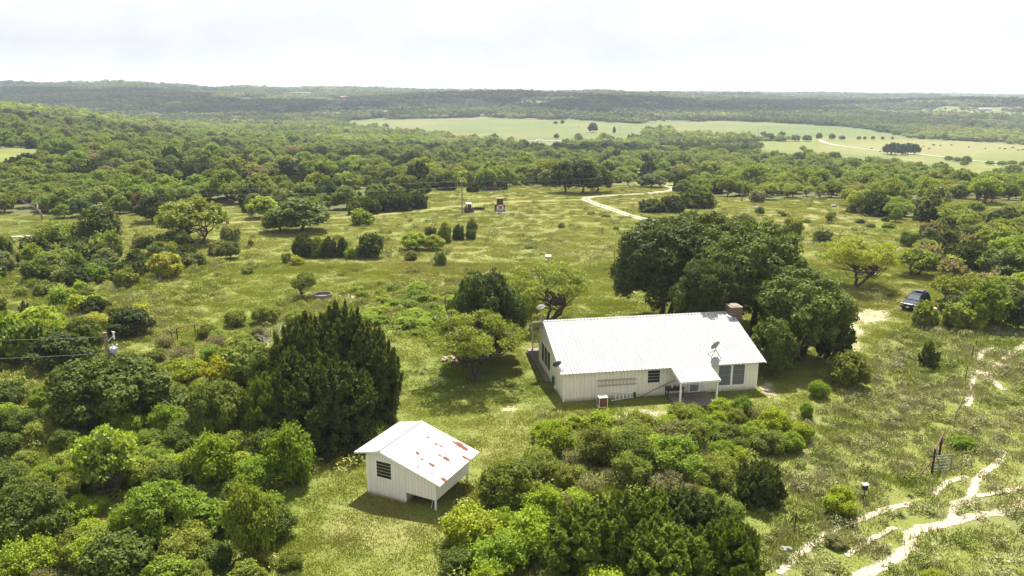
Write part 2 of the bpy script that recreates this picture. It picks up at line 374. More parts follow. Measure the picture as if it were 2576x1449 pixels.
# ------------------------------------------------------------------ paths and roads
def path_mat(name, ca, cb, center, thr=.28, ns=2.2, amp=.9):
    global t
    m_, t, b, out = mat_new(name); p = N(t, 'ShaderNodeNewGeometry').outputs['Position']
    a = N(t, 'ShaderNodeAttribute'); a.attribute_name = 'edge'; e = a.outputs['Fac']
    na = noise_n(t, p, ns, 5, .65); nb = noise_n(t, p, 7, 4, .7)
    b.inputs['Roughness'].default_value = .95; b.inputs['Specular IOR Level'].default_value = .1
    t.links.new(mixc(t, nb, ca, cb), b.inputs['Base Color'])
    v = math_n(t, 'ADD', math_n(t, 'SUBTRACT', 1.0, e), math_n(t, 'MULTIPLY', math_n(t, 'SUBTRACT', na, .5), amp * 2))
    if center:
        c = maprange(t, e, 0.02, .36, 1.0, 0, True); v = math_n(t, 'SUBTRACT', v, c)
    f = maprange(t, v, thr, thr + .3)
    tr = N(t, 'ShaderNodeBsdfTransparent'); ms = N(t, 'ShaderNodeMixShader')
    t.links.new(f, ms.inputs[0]); t.links.new(tr.outputs[0], ms.inputs[1]); t.links.new(b.outputs[0], ms.inputs[2]); t.links.new(ms.outputs[0], out.inputs[0])
    return m_
M_RUT = path_mat('pale_dirt', (.29, .25, .175), (.43, .375, .275), False, .2, 2.4, .85)
M_DRIVE = path_mat('caliche_gravel', (.30, .28, .22), (.42, .39, .31), True, .2, 1.2, .38)
M_FARROAD = path_mat('dirt_road_surface', (.30, .27, .21), (.38, .35, .28), False, .15, .3, .4)
M_ASPH = simple('asphalt', (.16, .16, .16), .85, noise=.2, nscale=.5)
PATHS = []
def path(name, label, vpts, width, m, step=.35, off=.05):
    P = [np.array(at(*p)[:2]) for p in vpts]; Q = []
    for i in range(len(P) - 1):                                     # catmull rom
        p0, p1, p2, p3 = P[max(i - 1, 0)], P[i], P[i + 1], P[min(i + 2, len(P) - 1)]
        n = max(2, int(np.linalg.norm(p2 - p1) / step))
        for k in range(n):
            u = k / n; Q.append(.5 * ((2 * p1) + (-p0 + p2) * u + (2 * p0 - 5 * p1 + 4 * p2 - p3) * u * u + (-p0 + 3 * p1 - 3 * p2 + p3) * u ** 3))
    Q.append(P[-1]); Q = np.array(Q); T = np.gradient(Q, axis=0); T /= np.linalg.norm(T, axis=1)[:, None] + 1e-9; Nn = np.stack([-T[:, 1], T[:, 0]], 1)
    K = 9; s = np.linspace(-1, 1, K); width = width * (.84 if m is M_RUT else 1)
    wv = width * (.85 + .3 * vnoise(Q[:, 0], Q[:, 1], 4, 3, 2))
    X = Q[:, None, 0] + Nn[:, None, 0] * s * wv[:, None]; Y = Q[:, None, 1] + Nn[:, None, 1] * s * wv[:, None]
    Z = ground_m(X.ravel(), Y.ravel()) + off
    n = len(Q); j, i = np.meshgrid(np.arange(n - 1), np.arange(K - 1), indexing='ij'); q = (j * K + i).ravel()
    e = np.tile(np.abs(s), n); cap = np.minimum(np.arange(n), np.arange(n)[::-1]) * step / max(width, .1); e = np.maximum(e, np.repeat(np.clip(1 - cap, 0, 1), K))
    me = np_mesh(name, np.stack([X.ravel(), Y.ravel(), Z], 1), np.stack([q, q + 1, q + K + 1, q + K], 1), [m], dict(edge=e), smooth=True)
    PATHS.append((Q, width)); return tag(link(bpy.data.objects.new(name, me)), label, kind='structure')
c5 = lambda L: [(1930 + .4476 * x, 800.3 + .4476 * y) for x, y in L]
path("dirt_path", "wide pale rut across the lower right slope", c5([(440,1500),(545,1440),(640,1400),(720,1350),(790,1290),(800,1225),(850,1190),(950,1170),(1030,1150),(1100,1130),(1250,1100),(1350,1085),(1443,1050),(1520,1020)]), .62, M_RUT, off=.03)
path("dirt_path", "pale rut climbing past the pipe gate", c5([(1030,1150),(1050,1070),(1065,1040),(1130,1020),(1160,960),(1170,920),(1230,860),(1300,810),(1330,740)]), .42, M_RUT, off=.036)
path("dirt_path", "thin pale rut leaving the frame on the right", c5([(1160,1005),(1250,990),(1330,975),(1443,950)]), .3, M_RUT, off=.042)
path("dirt_path", "short pale rut below the pipe gate", c5([(950,1000),(955,965),(1000,930),(1060,910),(1130,890)]), .36, M_RUT, off=.034)
path("dirt_path", "broken pale rut along the lower slope", c5([(60,1445),(130,1370),(230,1290),(300,1235),(420,1170),(520,1135),(640,1085),(760,1055),(830,1045)]), .4, M_RUT, off=.038)
path("dirt_path", "faint rut between two wider ruts", c5([(430,1340),(560,1260),(690,1190),(730,1180)]), .34, M_RUT, off=.044)
path("dirt_path", "pale footpath running up beside fence posts", c5([(1125,500),(1140,440),(1150,380),(1160,330),(1190,290),(1195,230),(1210,190),(1270,165)]), .45, M_RUT, off=.036)
path("dirt_path", "pale rut curving down at the right edge", c5([(1190,300),(1240,325),(1290,375),(1340,410)]), .5, M_RUT, off=.042)
path("dirt_path", "wide pale rut leaving at the right edge", c5([(1240,322),(1290,270),(1340,230),(1390,190),(1443,150),(1520,110)]), .55, M_RUT, off=.048)
path("gravel_drive", "pale two track gravel drive bending through the pasture", [(1740,574),(1690,566),(1640,556),(1585,543),(1530,524),(1493,511),(1474,502),(1486,496.5),(1540,492.5),(1600,489),(1650,485),(1688,479),(1694,474),(1680,469),(1650,462),(1612,450),(1596,440)], 1.55, M_DRIVE, .8, .07)
path("dirt_road", "pale dirt road across the cattle field", [(2060,352),(2085,362),(2150,372),(2250,383),(2350,393),(2450,405),(2620,415)], 3.4, M_FARROAD, 4, .25)
path("dirt_road", "dirt track below the far trailers", [(1180,299),(1240,297),(1330,298),(1420,300),(1500,303)], 3.5, M_FARROAD, 8, .3)
path("dirt_road", "thin track crossing the small meadow on the left", [(-40,598),(60,595),(120,592),(170,590),(225,598)], .9, M_FARROAD, 1.5, .08)
path("highway", "short stretch of paved highway seen between trees", [(1230,356),(1300,355.5),(1350,355),(1400,354.5),(1440,354)], 5.5, M_ASPH, 6, .3)

# ------------------------------------------------------------------ foliage makers (numpy)
def unit(v): return v / (np.linalg.norm(v, axis=1)[:, None] + 1e-9)
def leaf_quads(c, nrm, size, asp, g):
    n = len(c); nrm = unit(nrm); r = unit(g.normal(size=(n, 3))); tt = unit(np.cross(nrm, r)); bb = np.cross(nrm, tt)
    s = (size * g.uniform(.6, 1.3, n))[:, None]; fold = nrm * s * .35
    v = np.stack([c + tt * s * asp, c + bb * s - fold, c - tt * s * asp * .8, c - bb * s - fold], 1).reshape(-1, 3)
    f = np.arange(4 * n).reshape(n, 4); return v, f
def tube_np(P, R, n=5):
    P = np.asarray(P, float); D = np.gradient(P, axis=0); D /= np.linalg.norm(D, axis=1)[:, None] + 1e-9
    ref = np.where(np.abs(D[:, 2:3]) < .9, [[0, 0, 1.]], [[1., 0, 0]]); U = unit(np.cross(D, ref)); V_ = np.cross(D, U)
    a = np.arange(n) * 2 * math.pi / n
    v = (P[:, None] + (U[:, None] * np.cos(a)[None, :, None] + V_[:, None] * np.sin(a)[None, :, None]) * np.asarray(R)[:, None, None]).reshape(-1, 3)
    k = len(P); j, i = np.meshgrid(np.arange(k - 1), np.arange(n), indexing='ij')
    f = np.stack([j * n + i, j * n + (i + 1) % n, (j + 1) * n + (i + 1) % n, (j + 1) * n + i], -1).reshape(-1, 4); return v, f
def cat_(parts):
    vs, fs, o = [], [], 0
    for v, f in parts: vs.append(v); fs.append(f + o); o += len(v)
    return np.concatenate(vs), np.concatenate(fs)
def bez(a, b, g, bend=.25, n=6, up=.3):
    a = np.array(a, float); b = np.array(b, float); L = np.linalg.norm(b - a); c = (a + b) / 2 + g.normal(size=3) * L * bend + [0, 0, up * L * .3]
    u = np.linspace(0, 1, n)[:, None]; P = (1 - u) ** 2 * a + 2 * u * (1 - u) * c + u ** 2 * b
    P[1:-1] += g.normal(size=(n - 2, 3)) * L * .03; return P
def limbs(base_pts, targets, r0, g, twigs=2, tw_len=1.0, bend=.2, n5=5):
    parts = []
    for T in targets:
        s = base_pts[g.integers(len(base_pts))]; P = bez(s, T, g, bend, 7); rr = r0 * np.linspace(1, .16, 7); parts.append(tube_np(P, rr, n5))
        for _ in range(twigs):
            k = g.integers(3, 7); q = P[k]; e = q + g.normal(size=3) * tw_len * [1, 1, .6] + [0, 0, .3 * tw_len]
            parts.append(tube_np(bez(q, e, g, .2, 4), r0 * .3 * np.linspace(1, .25, 4), 3))
    return parts
def blobs(g, R, H, z0, nb, rb, flat=1.0, zmin=-.3, inner=.62):
    C, B = [], []; hz = (H - z0) / 2; tries = 0
    while len(C) < nb and tries < 4000:
        tries += 1; z = g.uniform(zmin, 1); a = g.uniform(0, 2 * math.pi); s = math.sqrt(max(0, 1 - z * z)); k = g.uniform(inner, .86) if g.random() < .8 else g.uniform(.15, .6)
        r = rb * g.uniform(.7, 1.25); c = np.array([s * math.cos(a) * k * R, s * math.sin(a) * k * R, z0 + hz + z * k * hz])
        c[:2] *= max(0.2, (R - r * .55) / R / .9)
        c[2] = np.clip(c[2], z0 * .6 + r * .3, H - r * flat * .8)
        if all(np.linalg.norm((c - d) / [1, 1, flat]) > .62 * (r + q) * .8 for d, q in zip(C, B)): C.append(c); B.append(r)
    return np.array(C), np.array(B)
def blob_leaves(g, C, B, n, size, asp, flat=1.0, shell=.72, up=.25, jitter=.9):
    w = B ** 2; w = w / w.sum(); cnt = (w * n).astype(int); cs, ns, vs = [], [], []
    for c, r, k in zip(C, B, cnt):
        d = unit(g.normal(size=(k, 3)) + [0, 0, up]); rad = r * (shell + (1.08 - shell) * g.random(k) ** .6)
        lump = 1 + .22 * np.sin(d[:, 0] * 5 + c[0] * 3) * np.sin(d[:, 1] * 6 + c[1] * 2) + .12 * np.sin(d[:, 2] * 9 + c[2])
        p = c + d * (rad * lump)[:, None] * [1, 1, flat]
        keep = np.ones(k, bool)
        for c2, r2 in zip(C, B):
            if c2 is c: continue
            keep &= np.linalg.norm((p - c2) / [1, 1, flat], axis=1) > r2 * .62
        bv = g.uniform(-.16, .16)
        cs.append(p[keep]); ns.append((d + [0, 0, .55] + g.normal(size=(k, 3)) * jitter * .8)[keep]); vs.append(np.clip(.42 + bv + g.normal(size=k) * .2, 0, 1)[keep])
    c = np.concatenate(cs); v, f = leaf_quads(c, np.concatenate(ns), size, asp, g); return v, f, np.repeat(np.concatenate(vs), 4)
PROTO = {}
def reg(kind, crown, trunk, R, H, bark):
    cm = None
    if crown is not None: cm = np_mesh(kind + "_crown", crown[0], crown[1], [M_LEAF], dict(var=crown[2]))
    tm_ = np_mesh(kind + "_trunk", trunk[0], trunk[1], [bark], smooth=True) if trunk is not None else None
    PROTO.setdefault(kind, []).append((cm, tm_, R, H))
def mk_oak(kind, seed, R, H, z0, nb, rb, n, ls, stems=1, bark=None, twigs=2):
    g = np.random.default_rng(seed); C, B = blobs(g, R, H, z0, nb, rb, .85, -.62)
    L = blob_leaves(g, C, B, n, ls, 1.25, .85); parts = []; tops = []
    for k in range(stems):
        a = g.uniform(0, 6.28); e = np.array([math.cos(a) * R * .18, math.sin(a) * R * .18, z0 + (H - z0) * .28]); s = np.array([math.cos(a), math.sin(a), 0]) * R * .06 * (stems > 1)
        P = bez(s - [0, 0, .3], e, g, .08, 6); r0 = .036 * H / math.sqrt(stems); parts.append(tube_np(P, r0 * np.linspace(1.25, .6, 6), 7)); tops += [P[-1], P[-2]]
    parts += limbs(tops, C[:26], .015 * H, g, twigs, rb * .6)
    reg(kind, L, cat_(parts), R, H, bark or M_BARK)
def mk_mesq(kind, seed, R, H, z0, nb, rb, n, ls, lean=.25, bark=None):
    g = np.random.default_rng(seed); C, B = blobs(g, R, H, z0, nb, rb, .5, -.15, .55)
    L = blob_leaves(g, C, B, n, ls, 1.7, .5, .15, .1, 1.3); parts = []; tops = []
    for k in range(g.integers(2, 4)):
        a = g.uniform(0, 6.28) if k else 3.0; e = np.array([math.cos(a) * R * .35, math.sin(a) * R * .3, z0 * .8 + .15 * H]); P = bez([0, 0, -.3], e, g, .15, 6)
        parts.append(tube_np(P, .03 * H * np.linspace(1.2, .6, 6), 7)); tops += [P[-1], P[-2], P[-1]]
    parts += limbs(tops, C, .014 * H, g, 4, rb * .8, .28)
    reg(kind, L, cat_(parts), R, H, bark or M_BARK)
def mk_junip(kind, seed, R, H, ns, n, ls, skirt=.0, bark=None, th=.34, tr=.17):
    """dome or cone of many small flame shaped sprays"""
    g = np.random.default_rng(seed); cs, nn, vv, parts = [], [], [], []; per = n // ns
    lob = g.uniform(0, 6.28, 3)
    for k in range(ns):
        a = k * 2.39996 + g.uniform(-.4, .4); q = (k + .5) / ns; zt = 1 - q                       # from the top down
        rr = R * (1 - (zt ** 3.8)) ** .52 * (.80 + .2 * math.sin(a * 3 + lob[0]) * math.sin(zt * 5 + lob[1])) * g.uniform(.82, 1.02)
        z = H * (.06 + .80 * zt) * g.uniform(.93, 1.05); hs = H * th * g.uniform(.7, 1.35) * (.8 + .4 * zt); rs = R * tr * g.uniform(.8, 1.3) * 1.6
        if k < 3: rr *= .75
        bx, by = (rr - rs * .5) * math.cos(a), (rr - rs * .5) * math.sin(a); z0 = max(0.0, min(z, H) - hs * .62); 
        tt = g.beta(1.15, 1.7, per); rad = rs * np.minimum(1, (1 - tt) ** .75 * 1.15) * (.3 + .7 * g.random(per) ** .5) * np.minimum(1, .35 + tt * 4)
        rad *= 1 + .35 * np.sin(tt * 17 + k); an = g.uniform(0, 6.283, per); dx, dy = np.cos(an), np.sin(an); lean = hs * tt * .85 * (rr / R)
        zz_ = z0 + tt * hs; ok = zz_ < H * 1.02
        cs.append(np.stack([bx + dx * rad + math.cos(a) * lean, by + dy * rad + math.sin(a) * lean, zz_], 1)[ok])
        nn.append((np.stack([dx, dy, .6 + 0 * dx], 1) + g.normal(size=(per, 3)) * .75)[ok]); vv.append(np.clip(.42 + g.uniform(-.18, .18) + g.normal(size=per) * .2, 0, 1)[ok])
        if k % 4 == 0: parts.append(tube_np(bez([bx * .12, by * .12, -.2 + .0 * z0], [bx * .9, by * .9, z0 + hs * .4], g, .08, 6), .014 * H * np.linspace(1.4, .2, 6), 5))
    m = n // 8; z = g.random(m); a = g.uniform(0, 6.283, m); r_ = R * .62 * np.sqrt(g.random(m)) * (1 - z ** 2.6) ** .55; cs.append(np.stack([r_ * np.cos(a), r_ * np.sin(a), z * H * .85], 1)); nn.append(g.normal(size=(m, 3))); vv.append(np.clip(g.normal(.4, .2, m), 0, 1))
    c = np.concatenate(cs); v, f = leaf_quads(c, np.concatenate(nn), ls, 1.7, g)
    v = v.reshape(-1, 4, 3); v[:, 0] += np.array([0, 0, 1.]) * ls * .9; v = v.reshape(-1, 3)
    reg(kind, (v, f, np.repeat(np.concatenate(vv), 4)), cat_(parts), R, H, bark or M_BARK)
def mk_shrub(kind, seed, R, H, nb, rb, n, ls, shell=.35, asp=1.4, stems=9, bark=None, up=.2):
    g = np.random.default_rng(seed); C, B = blobs(g, R, H, .0, nb, rb, .9, -.7, .35)
    C[:, 2] = np.maximum(C[:, 2], B * .5)
    L = blob_leaves(g, C, B, n, ls, asp, .9, shell, up, 1.1)
    L[0][:, 2] = np.where(L[0][:, 2] < 0, -L[0][:, 2] * .3, L[0][:, 2])
    # loose shoots that break the outline
    k = n // 4; i = g.integers(len(C), size=k); d = unit(g.normal(size=(k, 3)) + [0, 0, .6]); p = C[i] + d * (B[i] * (1 + .75 * g.random(k) ** 2))[:, None]
    v2, f2 = leaf_quads(p, d + g.normal(size=(k, 3)), ls * .9, asp, g); p_ok = p[:, 2] > 0
    V_ = np.concatenate([L[0], v2]); F_ = np.concatenate([L[1], f2[p_ok] + len(L[0])]); VV = np.concatenate([L[2], np.repeat(np.clip(g.normal(.5, .2, k), 0, 1), 4)])
    parts = []
    for k in range(stems):
        c = C[g.integers(len(C))]; parts.append(tube_np(bez([g.normal() * R * .12, g.normal() * R * .12, -.1], c + g.normal(size=3) * rb * .5 + [0, 0, rb * .5], g, .15, 5), .013 * H * np.linspace(1.4, .35, 5), 4))
    reg(kind, (V_, F_, VV), cat_(parts), R, H, bark or M_BARK)
def mk_bare(kind, seed, R, H, lev=4, bark=None, r0=.03, stems=1, up=.5):
    g = np.random.default_rng(seed); parts = []
    def grow_(p, d, L, r, lv):
        e = p + d * L; P = bez(p, e, g, .08, 5 if lv > 2 else 4, .1); parts.append(tube_np(P, r * np.linspace(1, .55, len(P)), 5 if lv > 2 else 3))
        if lv == 0: return
        for _ in range(g.integers(2, 5)):
            nd = unit((d + g.normal(size=3) * .62 + [0, 0, .12 * up])[None])[0]; nd[2] = abs(nd[2]) * .9 + .05 if up else nd[2]; k = g.integers(2, len(P)); grow_(P[k], nd, L * g.uniform(.55, .8), r * .55, lv - 1)
    for s in range(stems):
        a = g.uniform(0, 6.28); sp = .45 if stems > 1 else .12; grow_(np.array([0, 0, -.2]), unit(np.array([[math.cos(a) * sp, math.sin(a) * sp, 1]]))[0], H * .36, r0 * H, lev)
    V_, F_ = cat_(parts); m = np.abs(V_[:, :2]).max(); V_[:, :2] *= R / m; V_[:, 2] *= H / V_[:, 2].max(); reg(kind, None, (V_, F_), R, H, bark or M_BARK_G)

for s in range(3): mk_oak('oak_near', 10 + s, 5.5, 10, .9, 85, 1.15, 60000, .115, 2)
mk_oak('oak_vine', 21, 4, 5, .1, 40, 1.0, 34000, .10, 3)
mk_oak('oak_vine', 22, 3, 4, .1, 30, .9, 24000, .10, 3)
for s in range(3): mk_oak('oak_mid', 30 + s, 4.5, 7, .35, 44, 1.1, 9000, .20, 1, twigs=1)
for s in range(2): mk_mesq('mesquite_near', 40 + s, 6, 7, 1.3, 46, .95, 17000, .08)
for s in range(3): mk_mesq('mesquite_mid', 50 + s, 4.5, 6, .6, 34, 1.2, 7500, .16)
for s in range(3): mk_junip('juniper_near', 60 + s, 4, 6.4, 190, 72000, .075, th=.13, tr=.07)
for s in range(3): mk_junip('juniper_mid', 70 + s, 2.6, 3.9, 50, 7500, .15, th=.2, tr=.13)
mk_junip('juniper_small', 75, .9, 2.4, 14, 5200, .06, th=.3, tr=.2); mk_junip('juniper_small', 76, 1.2, 2.4, 18, 7000, .06, th=.28, tr=.18)
for s in range(4): mk_shrub('shrub', 80 + s, 1.6, 2.3, 34, .42, 13000, .058, (.35, .6, .2, .45)[s], (1.4, 1.2, 2.0, 1.5)[s])
for s in range(2): mk_shrub('shrub_mid', 90 + s, 1.6, 2.0, 18, .5, 3600, .12, .4)
for s in range(2): mk_shrub('twiggy', 95 + s, 1.5, 2.1, 14, .5, 2600, .055, .1, 1.2, 60, M_BARK_G)
for s in range(3): mk_bare('bare', 100 + s, 2.4, 4.5, 4, M_BARK_G, .022)
mk_bare('bare_brush', 105, 1.2, 1.6, 3, M_BARK_G, .018, 7); mk_bare('snag', 107, 3.0, 4.2, 4, M_BARK_W, .017)
def mk_yucca(seed):
    g = np.random.default_rng(seed); n = 110; d = unit(g.normal(size=(n, 3)) + [0, 0, .75]); d[:, 2] = np.abs(d[:, 2]); L = g.uniform(.35, .6, n)[:, None]
    side = unit(np.cross(d, [[0, 0, 1.]])) * .018; o = np.tile([[0, 0, .06]], (n, 1))
    v = np.stack([o + side, o - side, o + d * L * .7 - side * .7, o + d * L], 1).reshape(-1, 3); reg('yucca', (v, np.arange(4 * n).reshape(n, 4), np.repeat(g.uniform(.3, .8, n), 4)), None, .5, .5, None)
mk_yucca(1)

T_ = dict(oakdark=(0.054, 0.080, 0.015), oak=(0.096, 0.131, 0.021), olive=(0.160, 0.196, 0.031), green=(0.153, 0.220, 0.021), bright=(0.223, 0.290, 0.024), yellow=(0.294, 0.315, 0.030), junip=(0.066, 0.092, 0.018), junip_y=(0.118, 0.165, 0.018),
          mesq=(0.199, 0.249, 0.040), mesq_y=(0.253, 0.293, 0.031), grey=(0.176, 0.176, 0.066), purple=(0.188, 0.171, 0.080), rust=(.12, .075, .04), teal=(0.065, 0.105, 0.034), sage=(0.164, 0.188, 0.059), yuc=(0.259, 0.308, 0.120), vine=(0.129, 0.176, 0.024))
KN = dict(oak_near='oak_tree', oak_vine='vine_covered_oak', oak_mid='oak_tree', mesquite_near='mesquite_tree', mesquite_mid='mesquite_tree', juniper_near='juniper_tree', juniper_mid='juniper_tree', juniper_small='young_juniper',
          shrub='shrub', shrub_mid='shrub', twiggy='twiggy_shrub', bare='bare_tree', bare_brush='dead_brush', snag='dead_tree', yucca='yucca')
KC = dict(oak_tree='tree', vine_covered_oak='tree', mesquite_tree='tree', juniper_tree='juniper', young_juniper='juniper', shrub='shrub', twiggy_shrub='shrub', bare_tree='bare tree', dead_brush='brush', dead_tree='dead tree', yucca='yucca')
OCC = []      # occupied circles x, y, r
def plant(kind, x, y, rad, H, tint, label, group=None, var=None, rz=None, parts=True, sink=0.05):
    PR = PROTO[kind]; cm, tm_, R0, H0 = PR[(var if var is not None else random.randrange(len(PR))) % len(PR)]
    z = float(ground_m(x, y)[0]); nm = KN[kind]
    bj = random.uniform(.86, 1.14); k = tuple(max(0, v * bj * random.uniform(1 - q_, 1 + q_)) for v, q_ in zip(T_[tint], (.05, .03, .12)))
    o = thing(nm, label, KC[nm], (x, y, z - sink), random.uniform(0, 6.28) if rz is None else rz, group, (rad / R0, rad / R0, H / H0))
    if cm is not None:
        c = link(bpy.data.objects.new('rosette' if kind == 'yucca' else ('foliage' if KC[nm] == 'shrub' else 'crown'), cm), o); c.color = (*k, 1)
    if tm_ is not None: link(bpy.data.objects.new('stems' if KC[nm] in ('shrub', 'brush') else 'trunk', tm_), o)
    OCC.append((x, y, rad)); return o
def put(kind, cx, ytop, ybot, w, tint, label, trunk=None, group=None, var=None, rz=None, H=None):
    th = RAD(PITCH) + math.atan((ybot - 724.5) / FV)
    vy = (trunk[1] if trunk else ybot - .36 * w * math.sin(th)); vx = trunk[0] if trunk else cx
    p = at(vx, vy); f = float(to_view(p.x, p.y, p.z)[2]); rad = w * f / FV / 2; h = H or max((vy - ytop) * f / FV / math.cos(RAD(PITCH) + math.atan((vy - 724.5) / FV)), rad * .5)
    if not trunk: h *= .97
    return plant(kind, p.x, p.y, rad, h, tint, label, group, var, rz)
